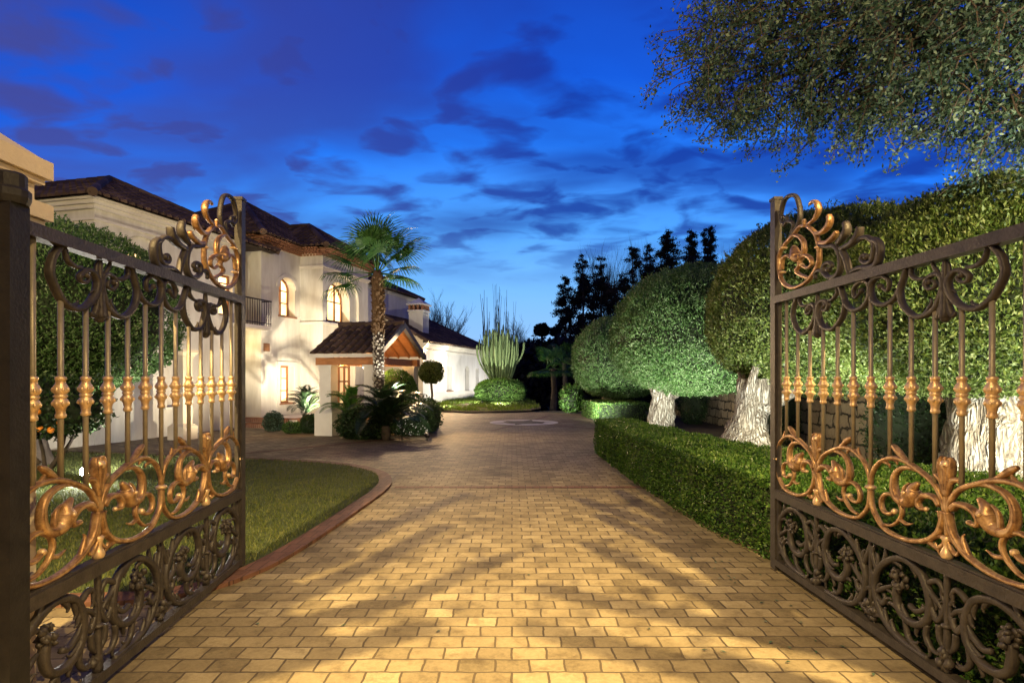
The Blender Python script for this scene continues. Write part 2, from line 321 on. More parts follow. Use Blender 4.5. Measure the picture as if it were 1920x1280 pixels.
def make_world():
    w = bpy.data.worlds.new('World'); sc.world = w; w.use_nodes = True
    nt = w.node_tree; L = nt.links.new; bg = nt.nodes['Background']
    tc = nd(nt, 'ShaderNodeTexCoord'); sp = nd(nt, 'ShaderNodeSeparateXYZ'); L(tc.outputs['Generated'], sp.inputs[0])
    def mth(op, a, b=None, c=None, clamp=False):
        n = nd(nt, 'ShaderNodeMath', operation=op); n.use_clamp = clamp
        for i, v in enumerate((a, b, c)):
            if v is None: continue
            if hasattr(v, 'links'): L(v, n.inputs[i])
            else: n.inputs[i].default_value = v
        return n.outputs[0]
    x, y, z = sp.outputs
    t = mth('ADD', z, mth('MULTIPLY', mth('SUBTRACT', 1.0, y), .75))
    base = ramp(nt, [(0.0, (.36, .54, .84)), (.05, (.30, .55, .95)), (.15, (.20, .52, 1.0)), (.27, (.085, .38, 1.0)), (.42, (.018, .20, .95)), (.54, (.008, .105, .72)), (.75, (.010, .055, .44)), (1.0, (.01, .018, .16))], t)
    # clouds laid on a flat layer overhead
    zz = mth('ADD', mth('MAXIMUM', z, 0.0), .13)
    cx = mth('DIVIDE', x, zz); cy = mth('DIVIDE', y, zz)
    cb = nd(nt, 'ShaderNodeCombineXYZ'); L(cx, cb.inputs[0]); L(cy, cb.inputs[1])
    def cloud(sc_, det, off, lo, hi, rough=.55, sx=1):
        mp = nd(nt, 'ShaderNodeMapping'); mp.inputs['Location'].default_value = off; mp.inputs['Scale'].default_value = (sx, 1, 1); mp.inputs['Rotation'].default_value = (0, 0, R(20)); L(cb.outputs[0], mp.inputs[0])
        n = nd(nt, 'ShaderNodeTexNoise'); n.inputs['Scale'].default_value = sc_; n.inputs['Detail'].default_value = det; n.inputs['Roughness'].default_value = rough; n.inputs['Distortion'].default_value = .35
        L(mp.outputs[0], n.inputs['Vector'])
        mr = nd(nt, 'ShaderNodeMapRange', interpolation_type='SMOOTHSTEP'); mr.inputs['From Min'].default_value = lo; mr.inputs['From Max'].default_value = hi; L(n.outputs['Fac'], mr.inputs[0])
        return mr.outputs[0]
    c1 = cloud(1.5, 4, (3.1, 1.7, 0), .40, .66, .45, .8)
    c2 = cloud(5.6, 4, (7.7, 4.2, 2), .39, .66, .45, .78)
    fade = nd(nt, 'ShaderNodeMapRange', interpolation_type='SMOOTHSTEP'); fade.inputs['From Min'].default_value = .12; fade.inputs['From Max'].default_value = .26; L(z, fade.inputs[0])
    cm = mth('MULTIPLY', mth('MAXIMUM', mth('MULTIPLY', c1, .70), mth('MULTIPLY', c2, .85)), fade.outputs[0], None, True)
    left = nd(nt, 'ShaderNodeMapRange'); left.inputs['From Min'].default_value = .1; left.inputs['From Max'].default_value = -.6; L(x, left.inputs[0])
    ccol = nd(nt, 'ShaderNodeMix', data_type='RGBA'); L(left.outputs[0], ccol.inputs[0]); ccol.inputs[6].default_value = (.008, .030, .30, 1); ccol.inputs[7].default_value = (.058, .064, .27, 1)
    mix = nd(nt, 'ShaderNodeMix', data_type='RGBA'); L(cm, mix.inputs[0]); L(base.outputs[0], mix.inputs[6]); L(ccol.outputs[2], mix.inputs[7])
    # thin mauve bands close to the horizon
    mp = nd(nt, 'ShaderNodeMapping'); mp.inputs['Scale'].default_value = (2.2, 2.2, 46); L(tc.outputs['Generated'], mp.inputs[0])
    n = nd(nt, 'ShaderNodeTexNoise'); n.inputs['Scale'].default_value = 1; n.inputs['Detail'].default_value = 3; L(mp.outputs[0], n.inputs['Vector'])
    b1 = nd(nt, 'ShaderNodeMapRange', interpolation_type='SMOOTHSTEP'); b1.inputs['From Min'].default_value = .45; b1.inputs['From Max'].default_value = .65; L(n.outputs['Fac'], b1.inputs[0])
    b2 = nd(nt, 'ShaderNodeMapRange', interpolation_type='SMOOTHSTEP'); b2.inputs['From Min'].default_value = .10; b2.inputs['From Max'].default_value = .05; L(z, b2.inputs[0])
    bm = mth('MULTIPLY', mth('MULTIPLY', b1.outputs[0], b2.outputs[0]), .7)
    mix2 = nd(nt, 'ShaderNodeMix', data_type='RGBA'); L(bm, mix2.inputs[0]); L(mix.outputs[2], mix2.inputs[6]); mix2.inputs[7].default_value = (.16, .22, .48, 1)
    L(mix2.outputs[2], bg.inputs['Color']); bg.inputs['Strength'].default_value = 1.08
make_world()

def light(kind, name, loc, power, col=(1, 1, 1), size=.1, aim=None, angle=90, blend=.6):
    l = bpy.data.lights.new(name, kind); l.energy = power; l.color = col
    if kind in ('POINT', 'SPOT'): l.shadow_soft_size = size
    if kind == 'SPOT': l.spot_size = R(angle); l.spot_blend = blend
    o = bpy.data.objects.new(name, l); C.objects.link(o); o.location = loc
    if aim is not None: o.rotation_euler = (Vector(aim) - Vector(loc)).to_track_quat('-Z', 'Y').to_euler()
    return o
# ------------------------------------------------------------------ the setting
def sheet(name, pts, z, mat, kind='structure'):
    m = MB(); m.poly([(x, y, z) for x, y in pts]); o = m.build(name, mat); return tag(o, kind=kind)
sheet('ground', [(-900, -60), (900, -60), (900, 30), (-900, 30)], -.03, M['dark'])
def far_terrain():
    m = MB(); nx, ny = 70, 26
    xs = [-900 + 1800 * (i / nx) for i in range(nx + 1)]; ys = [30 + 2600 * (j / ny) ** 2.2 for j in range(ny + 1)]
    vs = []
    for y in ys:
        for x in xs:
            k = min(1, max(0, (y - 30) / 12)); far = min(1, max(0, (y - 90) / 500))
            z = -.03 - 2.0 * k * (1 - far)
            z += far * (16 + 40 * noise.noise(Vector((x * .0028, y * .002, 3))) + 12 * noise.noise(Vector((x * .013, y * .01, 1))))
            vs.append((x, y, z))
    fs = [(j * (nx + 1) + i, j * (nx + 1) + i + 1, (j + 1) * (nx + 1) + i + 1, (j + 1) * (nx + 1) + i) for j in range(ny) for i in range(nx)]
    m.add(vs, fs); tag(m.build('hills', M['dark'], smooth=True), kind='structure')
far_terrain()
sheet('driveway', [(-26, -8), (3.25, -8), (3.25, 9), (3.6, 18), (3.4, 27.2), (1.0, 28.6), (-2.2, 27.6), (-3.0, 29.2), (-9, 33), (-26, 33)], 0, M['drive'])
# flower beds: right of the drive and the planted verge at the end of it
sheet('flower_bed', [(2.35, 1.2), (2.5, 6.0), (2.25, 7.2), (2.0, 13.2), (3.1, 19), (3.15, 26), (12, 30), (12, 1.2)], .015, M['soil'])

def kerb_band(name, pts, w, h, z0=0, mat=None):
    """brick band of width w following pts (left side = outside)"""
    m = MB(); n = len(pts); V = [Vector((*p, 0)) for p in pts]; uv = []
    ring = []
    for i in range(n):
        t = (V[min(i + 1, n - 1)] - V[max(i - 1, 0)]).normalized(); s = Vector((-t.y, t.x, 0))
        a, b = V[i], V[i] + s * w
        ring.append([(a.x, a.y, z0), (a.x, a.y, z0 + h), (b.x, b.y, z0 + h), (b.x, b.y, z0)])
    for i in range(n - 1):
        for k in range(3):
            m.add([ring[i][k], ring[i + 1][k], ring[i + 1][k + 1], ring[i][k + 1]], [(0, 1, 2, 3)])
    return tag(m.build(name, mat or M['kerbm']), kind='structure')
def cr(pts, k=6):
    """Catmull-Rom resample"""
    P = [Vector(p) for p in pts]; out = []
    for i in range(len(P) - 1):
        a, b, c, d = P[max(i - 1, 0)], P[i], P[i + 1], P[min(i + 2, len(P) - 1)]
        for j in range(k):
            t = j / k
            out.append(.5 * ((2 * b) + (c - a) * t + (2 * a - 5 * b + 4 * c - d) * t * t + (3 * b - a - 3 * c + d) * t ** 3))
    out.append(P[-1]); return out
lawn_edge = [(-13.5, 4.62), (-9, 4.60), (-5, 4.62), (-3.3, 4.66), (-2.72, 4.82), (-2.46, 5.2), (-2.33, 5.8), (-2.23, 6.9), (-2.16, 8.0), (-2.12, 8.9), (-2.2, 9.7), (-2.5, 10.5), (-3.15, 11.25), (-4.1, 11.75), (-5.4, 12.15), (-7.2, 12.6), (-9.6, 13.2), (-13.5, 14.0)]
edge = [(p.x, p.y) for p in cr([(*p, 0) for p in lawn_edge], 6)]
kerb_band('kerb', edge[::-1], .21, .035)
m = MB(); m.poly([(x, y, .03) for x, y in edge]); tag(m.build('lawn', M['lawn']), kind='structure')
def inside(px, py, poly):
    c = np.zeros(len(px), bool); n = len(poly)
    for i in range(n):
        x1, y1 = poly[i]; x2, y2 = poly[(i + 1) % n]
        k = ((y1 > py) != (y2 > py)) & (px < (x2 - x1) * (py - y1) / ((y2 - y1) + 1e-12) + x1); c ^= k
    return c
def blades(name, poly, n, z, h, w, mat, seed, near=None):
    r = rnd(seed); xs = [p[0] for p in poly]; ys = [p[1] for p in poly]
    q = np.stack([r.uniform(min(xs), max(xs), n * 3), r.uniform(min(ys), max(ys), n * 3)], 1)
    if near: q = q[r.random(len(q)) < np.clip((near / q[:, 1]) ** 1.3, .05, 1)]
    q = q[inside(q[:, 0], q[:, 1], poly)][:n]; n = len(q)
    A = np.stack([r.normal(0, .45, n), r.normal(0, .45, n), np.ones(n)], 1); N = unit(r, n)
    hh = h * r.uniform(.6, 1.3, n)
    P = np.stack([q[:, 0], q[:, 1], z + hh * .45], 1)
    o = leaves_mesh(name, P, A, N, hh, w, mat, fold=.1); return tag(o, kind='stuff')
blades('grass', [(x, y) for x, y in edge if x > -12.9] + [(-12.9, 13.5), (-12.9, 4.7)][:0], 120000, .03, .050, .007, M['grass'], 3, 6.5)
# brick bands set into the paving
def flat_band(pts, w, z=.004):
    m = MB(); V = [Vector((*p, 0)) for p in pts]; n = len(V); r = []
    for i in range(n):
        t = (V[min(i + 1, n - 1)] - V[max(i - 1, 0)]).normalized(); s = Vector((-t.y, t.x, 0)) * w / 2
        r.append((V[i] - s, V[i] + s))
    for i in range(n - 1):
        m.add([(*r[i][0].xy, z), (*r[i + 1][0].xy, z), (*r[i + 1][1].xy, z), (*r[i][1].xy, z)], [(0, 1, 2, 3)])
    return m.build('paving_band', M['kerbm'])
tag(flat_band([(-1.85, 9.25), (0, 9.25), (2.15, 9.25)], .15), kind='structure')
tag(flat_band([(-6.6, 12.7), (-5.2, 14.2), (-3.9, 15.7), (-2.9, 16.6)], .22), kind='structure')
for a in range(6):
    w = R(60 * a + 12); c = (.45, 22.2)
    tag(flat_band([(c[0] + 1.35 * math.cos(w), c[1] + 1.35 * math.sin(w)), (c[0] + 3.6 * math.cos(w), c[1] + 3.6 * math.sin(w))], .16), kind='structure')
# star medallion in the paving
m = MB(); c = (.45, 22.2); n = 48
ring = [(math.cos(2 * PI * i / n), math.sin(2 * PI * i / n)) for i in range(n)]
for i in range(n):
    a, b = ring[i], ring[(i + 1) % n]
    m.add([(c[0] + a[0] * .78, c[1] + a[1] * .78, .006), (c[0] + a[0] * 1.3, c[1] + a[1] * 1.3, .006), (c[0] + b[0] * 1.3, c[1] + b[1] * 1.3, .006), (c[0] + b[0] * .78, c[1] + b[1] * .78, .006)], [(0, 1, 2, 3)])
o = m.build('paving_ring', simple('pale_cobble', (.55, .53, .48), (.68, .66, .6), 20, .8, .4, 0, 40)); tag(o, kind='structure')
m = MB(); pts = []
for i in range(12):
    w = 2 * PI * i / 12 + .26; rr = 1.25 if i % 2 == 0 else .52
    pts.append((c[0] + rr * math.cos(w), c[1] + rr * math.sin(w), .010))
for i in range(12): m.add([(c[0], c[1], .010), pts[i], pts[(i + 1) % 12]], [(0, 1, 2)])
tag(m.build('paving_star', simple('grey_cobble', (.035, .035, .035), (.07, .07, .07), 20, .8, .4, 0, 40)), kind='structure')

# ------------------------------------------------------------------ wrought iron gate
def stroke(m, pts, r0, r1=None, r2=None, depth=1.35, k=6, n=12, mi=0, bulb=0):
    """fluted scroll bar swept along (u, v) points in the leaf's plane; r0 start, r1 middle, r2 end radius"""
    P = cr([(p[0], 0, p[1]) for p in pts], k); N = len(P)
    r0 *= .84; r1 = r0 if r1 is None else r1 * .84; r2 = r2 if r2 is None else r2 * .84; bulb *= .88; r2 = r1 if r2 is None else r2
    vs = []
    for i, p in enumerate(P):
        s = i / (N - 1); rr = (r0 + (r1 - r0) * s * 2) if s < .5 else (r1 + (r2 - r1) * (s * 2 - 1))
        t = (P[min(i + 1, N - 1)] - P[max(i - 1, 0)]).normalized(); nn = Vector((-t.z, 0, t.x))
        for j in range(n):
            w = 2 * PI * j / n; cw, sw = math.cos(w), math.sin(w)
            g = .74 if abs(cw) < .05 else 1.04
            vs.append(p + nn * (cw * rr) + Vector((0, sw * max(rr, .006) * depth * g, 0)))
    fs = [(i * n + j, i * n + (j + 1) % n, (i + 1) * n + (j + 1) % n, (i + 1) * n + j) for i in range(N - 1) for j in range(n)]
    fs.append(tuple(range(n - 1, -1, -1))); fs.append(tuple((N - 1) * n + j for j in range(n)))
    m.add(vs, fs, mi)
    if bulb: m.ball(P[-1], (bulb, bulb * 1.15, bulb), mi, 10, 7)
    return P
def leafy(m, P, r, step, ln, rng, side=None, mi=0):
    """acanthus leaflets springing from a swept bar"""
    acc = 0
    for i in range(2, len(P) - 2):
        acc += (P[i] - P[i - 1]).length
        if acc < step: continue
        acc = 0; t = (P[i + 1] - P[i - 1]).normalized(); nn = Vector((-t.z, 0, t.x)) * (side if side else rng.choice((-1, 1)))
        a = P[i]; L_ = ln * rng.uniform(.7, 1.25)
        q = [a, a + t * L_ * .5 + nn * L_ * .35, a + t * L_ * .9 + nn * L_ * .75, a + t * L_ * .85 + nn * L_ * 1.05]
        stroke(m, [(p.x, p.z) for p in q], r * .95, r * .75, r * .2, 1.2, 3, 8, mi)
def mir(pts, c): return [(2 * c - u, v) for u, v in pts]

CREST_I = [([(.319, 2.969), (.413, 3.026), (.439, 3.111), (.387, 3.246), (.292, 3.302), (.178, 3.302), (.12, 3.243), (.097, 3.15), (.149, 3.095), (.207, 3.1), (.2, 3.137), (.142, 3.156)], .02, .02, .012, .02),
    ([(.149, 3.074), (.221, 3.096), (.305, 3.061), (.312, 3.012), (.25, 2.938), (.149, 2.913)], .014, .016, .012, 0),
    ([(.984, 2.731), (1.055, 2.755), (1.105, 2.801), (1.085, 2.863)], .02, .032, .024, 0),
    ([(1.025, 2.681), (1.162, 2.691), (1.237, 2.729), (1.259, 2.784)], .02, .032, .024, 0),
    ([(.734, 2.775), (.857, 2.736), (.932, 2.725), (.995, 2.676), (1.025, 2.606), (1.025, 2.542), (.974, 2.493), (.879, 2.497), (.802, 2.546), (.802, 2.601), (.868, 2.613), (.911, 2.581), (.868, 2.559)], .018, .024, .014, .026),
    ([(1.045, 2.665), (1.085, 2.605), (1.114, 2.548), (1.143, 2.475)], .022, .024, .02, 0),
    ([(.791, 2.561), (.722, 2.579), (.675, 2.562), (.675, 2.531)], .015, .018, .012, .016),
    ([(1.143, 2.485), (1.246, 2.501), (1.378, 2.482), (1.453, 2.5), (1.478, 2.573), (1.461, 2.629), (1.412, 2.661)], .018, .026, .024, 0),
    ([(1.2, 2.694), (1.246, 2.7), (1.335, 2.695), (1.412, 2.64), (1.412, 2.576), (1.386, 2.523), (1.317, 2.521), (1.273, 2.557), (1.3, 2.584), (1.335, 2.56)], .018, .022, .012, .026)]
CREST_G = [([(.517, 2.98), (.426, 2.996), (.305, 2.946), (.149, 2.899), (.06, 2.819), (.075, 2.674), (.164, 2.561), (.333, 2.501), (.517, 2.512), (.64, 2.562), (.722, 2.635), (.734, 2.72), (.722, 2.797), (.664, 2.892), (.554, 2.97)], .016, .02, .018, 0),
    ([(.149, 2.899), (.292, 2.949), (.4, 2.926), (.478, 2.872), (.504, 2.807), (.491, 2.758), (.452, 2.733)], .013, .02, .022, 0),
    ([(.445, 2.735), (.39, 2.742), (.353, 2.79), (.333, 2.845)], .03, .052, .024, .022),
    ([(.112, 2.696), (.134, 2.783), (.207, 2.803), (.264, 2.771)], .016, .018, .010, .014),
    ([(.579, 2.541), (.426, 2.599), (.373, 2.642), (.426, 2.672), (.439, 2.722), (.517, 2.739), (.603, 2.696), (.616, 2.643), (.542, 2.631), (.465, 2.671)], .015, .02, .012, .02),
    ([(.554, 2.983), (.664, 2.999), (.722, 3.051), (.699, 3.114), (.64, 3.144), (.591, 3.139)], .014, .024, .012, .014),
    ([(.664, 2.892), (.745, 2.866), (.846, 2.883), (.884, 2.928), (.868, 2.968)], .016, .026, .022, 0),
    ([(.722, 2.797), (.835, 2.771), (.932, 2.79), (.974, 2.822)], .016, .026, .018, 0),
    ([(.50, 2.975), (.50, 3.03)], .012, .014, .016, .016)]
SW_L = [(1.735, 2.411), (1.702, 2.349), (1.672, 2.28), (1.693, 2.198), (1.751, 2.14), (1.822, 2.105), (1.898, 2.108), (1.971, 2.137), (2.013, 2.194), (2.034, 2.253), (2.02, 2.312), (1.978, 2.333), (1.92, 2.324), (1.891, 2.291), (1.92, 2.255), (1.971, 2.263), (1.957, 2.297), (1.92, 2.297)]
SW_LS = [(1.775, 2.404), (1.775, 2.36), (1.83, 2.328), (1.891, 2.324)]
SW_R = [(2.361, 2.412), (2.411, 2.355), (2.432, 2.306), (2.437, 2.255), (2.4, 2.188), (2.35, 2.135), (2.264, 2.103), (2.172, 2.124), (2.101, 2.183), (2.068, 2.243), (2.075, 2.293), (2.121, 2.325), (2.172, 2.316), (2.215, 2.284), (2.203, 2.257), (2.159, 2.259), (2.134, 2.288), (2.166, 2.297)]
SW_RS = [(2.333, 2.404), (2.31, 2.348), (2.252, 2.326), (2.197, 2.331)]
SW_M = [(1.672, 2.292), (1.619, 2.237), (1.523, 2.213), (1.421, 2.244), (1.376, 2.326), (1.406, 2.388), (1.494, 2.402), (1.565, 2.362), (1.551, 2.301), (1.48, 2.339)]
G_UP = [(1.382, .994), (1.388, 1.079), (1.448, 1.165), (1.553, 1.221), (1.653, 1.235), (1.748, 1.222), (1.846, 1.188), (1.931, 1.153), (1.988, 1.11), (2.030, 1.049), (2.045, .994)]
G_LOW = [(1.382, .994), (1.393, .884), (1.448, .813), (1.522, .764), (1.653, .745), (1.793, .758), (1.914, .799), (1.996, .863), (2.030, .932), (2.045, .994)]
G_IN = [(1.846, 1.188), (1.766, 1.194), (1.682, 1.177), (1.624, 1.125), (1.614, 1.051), (1.643, .991), (1.70, .972)]
G_FISH = [(1.70, .972), (1.752, .988), (1.784, 1.035), (1.79, 1.075), (1.835, 1.115)]
G_BEAK = [(2.012, 1.02), (1.98, 1.049), (1.931, 1.057), (1.872, 1.045), (1.833, 1.006), (1.846, .971), (1.898, .974)]
G_SP = [(1.522, .79), (1.594, .802), (1.663, .852), (1.691, .911), (1.663, .969), (1.594, .998), (1.522, .98), (1.491, .926), (1.512, .876), (1.574, .87), (1.62, .897)]
L_O = [(1.914, .105), (1.793, .105), (1.653, .120), (1.533, .171), (1.448, .273), (1.426, .39), (1.47, .487), (1.574, .574), (1.691, .621), (1.793, .612), (1.872, .57), (1.914, .499), (1.931, .415), (1.906, .326), (1.829, .269), (1.738, .263), (1.672, .294), (1.643, .354), (1.643, .413), (1.655, .45)]
L_X = [[(1.426, .32), (1.491, .358), (1.56, .40), (1.60, .42)], [(1.76, .36), (1.82, .345), (1.898, .396), (1.931, .457)], [(1.72, .25), (1.748, .16), (1.829, .125), (1.898, .10)],
       [(1.906, .302), (1.898, .231), (1.939, .178), (1.996, .169)], [(1.996, .34), (2.005, .264), (2.045, .215)], [(1.914, .55), (1.99, .585), (2.04, .53)], [(1.44, .30), (1.50, .27), (1.53, .31), (1.51, .34)],
       [(1.935, .42), (1.985, .36), (2.03, .42), (2.045, .5)], [(1.45, .46), (1.41, .54), (1.385, .62)], [(1.52, .19), (1.44, .17), (1.385, .12)], [(1.87, .57), (1.93, .50), (2.0, .46), (2.05, .40)]]
CEN = 1.377
def gate_leaf(label, loc, ang):
    rng = random.Random(5)
    root = thing('gate_leaf', label, 'gate', loc, ang, 'wrought iron gate leaves')
    m = MB(); m.bx(-.045, .045, -.032, .032, .012, 3.34); m.bx(-.052, .052, -.04, .04, 3.34, 3.365)
    m.bx(.045, .075, -.014, .014, .07, 2.40); m.build('meeting_stile', M['iron'], root)
    m = MB(); m.bx(2.64, 2.76, -.05, .05, .012, 2.52); m.lathe([(.075, 0), (.085, .03), (.085, .06), (.07, .075), (.07, .13), (.06, .14)], (2.70, 0, 2.52), 16); m.build('hinge_post', M['post'], root)
    for nm, z0, z1, dy in (('bottom_rail', .05, .105, .034), ('middle_rail', .655, .725, .040), ('top_rail', 2.405, 2.47, .038)):
        m = MB(); m.bx(.045, 2.64, -dy, dy, z0, z1)
        if nm == 'middle_rail': m.bx(.045, 2.64, -dy + .012, dy - .012, z1, z1 + .012)
        m.build(nm, M['iron'], root)
    for nm, part in (('crest_loop', CREST_I[:2]), ('crest_scroll', CREST_I[2:])):
        m = MB()
        for p, a, b, c, bl in part: stroke(m, p, a, b, c, 1.35, 6, 12, 0, bl)
        m.build(nm, M['iron'], root, True)
    m = MB()
    for p, a, b, c, bl in CREST_G: stroke(m, p, a, b, c, 1.4, 6, 12, 0, bl)
    for q in ((.125, 2.67), (.722, 2.76), (.15, 2.88)): m.ball((q[0], 0, q[1]), (.026, .034, .014), 0, 10, 6)
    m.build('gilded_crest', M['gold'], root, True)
    # swags under the top rail
    tops = []
    for pal, fl in ((2.045, 1), (2 * CEN - 2.045, -1)):
        f = (lambda p: p) if fl > 0 else (lambda p: mir(p, CEN))
        for pts, w in ((SW_L, 1), (SW_LS, 0), (SW_R, 1), (SW_RS, 0), (SW_M, 1)):
            if w:
                mm = MB(); P = stroke(mm, f(pts), .018, .021, .009, 1.5, 6, 12, 0, .022)
                if pts is not SW_M: leafy(mm, P[20:70], .016, .16, .075, rng)
                tops.append(P)
                if pts is SW_L: stroke(mm, f(SW_LS), .013, .016, .011, 1.4)
                if pts is SW_R: stroke(mm, f(SW_RS), .013, .016, .011, 1.4)
                mm.build('swag_scroll', M['iron'], root, True)
        mm = MB(); stroke(mm, [(pal, 2.40), (pal, 2.25), (pal, 2.075)], .014, .022, .034, 1.3, 6, 12, 0, .03)
        for d in (-1, 1): stroke(mm, [(pal, 2.27), (pal + d * .02, 2.16), (pal + d * .052, 2.085), (pal + d * .075, 2.10)], .012, .020, .010, 1.3)
        mm.build('palmette', M['iron'], root, True)
    golds = []
    # gilded frieze
    for pal, fl in ((2.055, 1), (2 * CEN - 2.055, -1)):
        f = (lambda p: p) if fl > 0 else (lambda p: mir(p, CEN))
        for side in (0, 1):
            g = f if side == 0 else (lambda p, f=f: mir(f(p), pal))
            mm = MB()
            P = stroke(mm, g(G_UP), .014, .019, .016, 1.4); golds.append(P)
            leafy(mm, P[8:30], .017, .11, .05, rng, None)
            P2 = stroke(mm, g(G_LOW), .016, .018, .025, 1.4); leafy(mm, P2[30:52], .02, .08, .07, rng, None)
            q = g([(1.748, 1.222), (1.69, 1.255), (1.625, 1.30), (1.60, 1.31)]); P3 = stroke(mm, q, .012, .024, .012, 1.2); golds.append(P3)
            stroke(mm, g(G_IN), .015, .021, .032, 1.35)
            stroke(mm, g(G_FISH), .032, .060, .013, .95, 8, 14)
            stroke(mm, g([(1.70, .972), (1.71, 1.06), (1.755, 1.10)]), .02, .014, .006, 1.2)
            e = g([(1.775, 1.045)])[0]
            for y in (-1, 1): mm.ball((e[0], y * .050, e[1]), (.013, .012, .013), 0, 8, 6)
            stroke(mm, g(G_BEAK), .022, .021, .014, 1.5, 6, 12, 0, .016)
            P4 = stroke(mm, g(G_SP), .011, .016, .014, 1.5, 6, 12, 0, .022)
            stroke(mm, g([(1.67, .86), (1.73, .845), (1.785, .862)]), .016, .014, .003, 1.1)
            c_ = g([(1.382, .994)])[0]; mm.ball((c_[0], 0, c_[1] + .01), (.03, .036, .018), 0, 10, 6)
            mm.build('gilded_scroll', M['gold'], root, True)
        mm = MB(); P = stroke(mm, [(pal, .86), (pal, .98), (pal, 1.10), (pal, 1.19), (pal, 1.255)], .015, .024, .046, .9, 6, 16, 0, .036); golds.append(P)
        for d in (-1, 0, 1): stroke(mm, [(pal + d * .012, 1.12), (pal + d * .034, 1.20), (pal + d * .040, 1.27), (pal + d * .030, 1.30)], .012, .017, .010, 1.9, 5, 10)
        for d in (-1, 1):
            stroke(mm, [(pal, 1.08), (pal + d * .03, 1.16), (pal + d * .075, 1.185), (pal + d * .10, 1.17)], .02, .022, .008, 1.2)
            stroke(mm, [(pal, .85), (pal + d * .03, .80), (pal + d * .07, .775), (pal + d * .085, .80)], .014, .014, .006, 1.2)
        mm.lathe([(.02, .86), (.03, .85), (.022, .83), (.016, .80), (.026, .78), (.034, .755), (.026, .73), (.01, .722)][::-1], (pal, 0, 0), 12)
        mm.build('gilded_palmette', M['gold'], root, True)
    # scrolled lattice along the bottom
    for pal, fl in ((2.06, 1), (2 * CEN - 2.06, -1)):
        f = (lambda p: p) if fl > 0 else (lambda p: mir(p, CEN))
        for side in (0, 1):
            g = f if side == 0 else (lambda p, f=f: mir(f(p), pal))
            mm = MB()
            P = stroke(mm, g(L_O), .024, .027, .028, 1.15); leafy(mm, P, .021, .085, .07, rng)
            for x_ in L_X: leafy(mm, stroke(mm, g(x_), .019, .019, .009, 1.15), .014, .10, .045, rng)
            c_ = Vector((*g([(1.665, .468)])[0], 0)); c_ = Vector((c_.x, 0, c_.y))
            for k in range(26):
                w = rng.uniform(0, 2 * PI); rr = rng.uniform(.01, .066)
                mm.ball((c_.x + rr * math.cos(w), rng.uniform(-.025, .025), c_.z + rr * math.sin(w)), (rng.uniform(.012, .024), rng.uniform(.014, .024), rng.uniform(.012, .026)), 0, 7, 5, .6, k)
            mm.build('lattice_scroll', M['iron'], root, True)
        mm = MB(); stroke(mm, [(pal, .10), (pal, .38), (pal, .66)], .03, .018, .02, 1.1)
        for k in range(6): mm.ball((pal + rng.uniform(-.03, .03), rng.uniform(-.02, .02), .13 + k * .016), (.028,) * 3, 0, 8, 5, .5, k)
        mm.ball((pal, 0, .36), (.032, .034, .016)); mm.build('lattice_divider', M['iron'], root, True)
    mm = MB(); stroke(mm, [(CEN, .10), (CEN, .4), (CEN, .66)], .014, .014, .014, 1.1)
    for k in range(14): mm.ball((CEN + rng.uniform(-.06, .06), rng.uniform(-.025, .025), .13 + rng.uniform(0, .10)), (.024,) * 3, 0, 7, 5, .5, k)
    mm.build('lattice_rosette', M['iron'], root, True)
    # bars with gilded collars
    prof = [(.016, 1.535), (.027, 1.54), (.028, 1.553), (.023, 1.562), (.026, 1.585), (.037, 1.605), (.040, 1.618), (.034, 1.632), (.026, 1.638), (.034, 1.644), (.034, 1.652), (.027, 1.658), (.038, 1.668), (.041, 1.684), (.035, 1.700), (.026, 1.712), (.024, 1.728), (.029, 1.733), (.029, 1.745), (.017, 1.75)]
    for i in range(13):
        u = .2 + .1963 * i
        top = min([p.z for P in tops for p in P if abs(p.x - u) < .02] + [2.40]); bot = max([p.z for P in golds for p in P if abs(p.x - u) < .02] + [1.0])
        m = MB(); m.lathe([(.0138, bot - .02), (.0138, top + .01)], (u, 0, 0), 12); b = m.build('bar', M['bar'], root, True)
        m = MB(); m.lathe([(q_[0] * .88, q_[1]) for q_ in prof], (u, 0, 0), 14)
        for z in (1.612, 1.682):
            for k in range(7):
                w = 2 * PI * k / 7; m.ball((u + .031 * math.cos(w), .031 * math.sin(w), z), (.0095, .0095, .013), 0, 6, 4)
        m.build('collar', M['gold'], b, True)
    return root
gate_leaf('wrought iron gate leaf with gilded scrolls, opened over the lawn beside the cream pillar', (-2.470, 5.327, 0), math.atan2(-2.697, .208))
gate_leaf('wrought iron gate leaf with gilded scrolls, opened against the clipped green hedge', (2.397, 5.327, 0), math.atan2(-2.727, .037))

# ------------------------------------------------------------------ gate pillar
p = thing('gate_pillar', 'cream rendered gate pillar with stepped capital at the left edge', 'pillar', (-2.73, 2.55, 0))
m = MB(); m.bx(-.325, .325, -.415, .415, 0, 2.50); m.build('shaft', M['render'], p)
m = MB()
for z0, z1, e in ((2.50, 2.54, .02), (2.54, 2.62, .045)): m.bx(-.33 - e, .33 + e, -.42 - e, .42 + e, z0, z1)
m.build('capital_moulding', M['render'], p)
m = MB(); m.bx(-.32, .32, -.41, .41, 2.62, 2.72)
m.bx(-.35, .35, -.44, .44, 2.72, 2.75); m.bx(-.375, .375, -.465, .465, 2.75, 2.84)
m.add([(-.36, -.45, 2.84), (.36, -.45, 2.84), (.36, .45, 2.84), (-.36, .45, 2.84), (0, 0, 3.12)], [(0, 1, 4), (1, 2, 4), (2, 3, 4), (3, 0, 4)])
m.build('cap', M['render'], p)
p2_ = copy_tree(p); p2_.location = (3.0, 2.5, 0); p2_['label'] = 'cream rendered gate pillar carrying the leaf opened against the hedge'
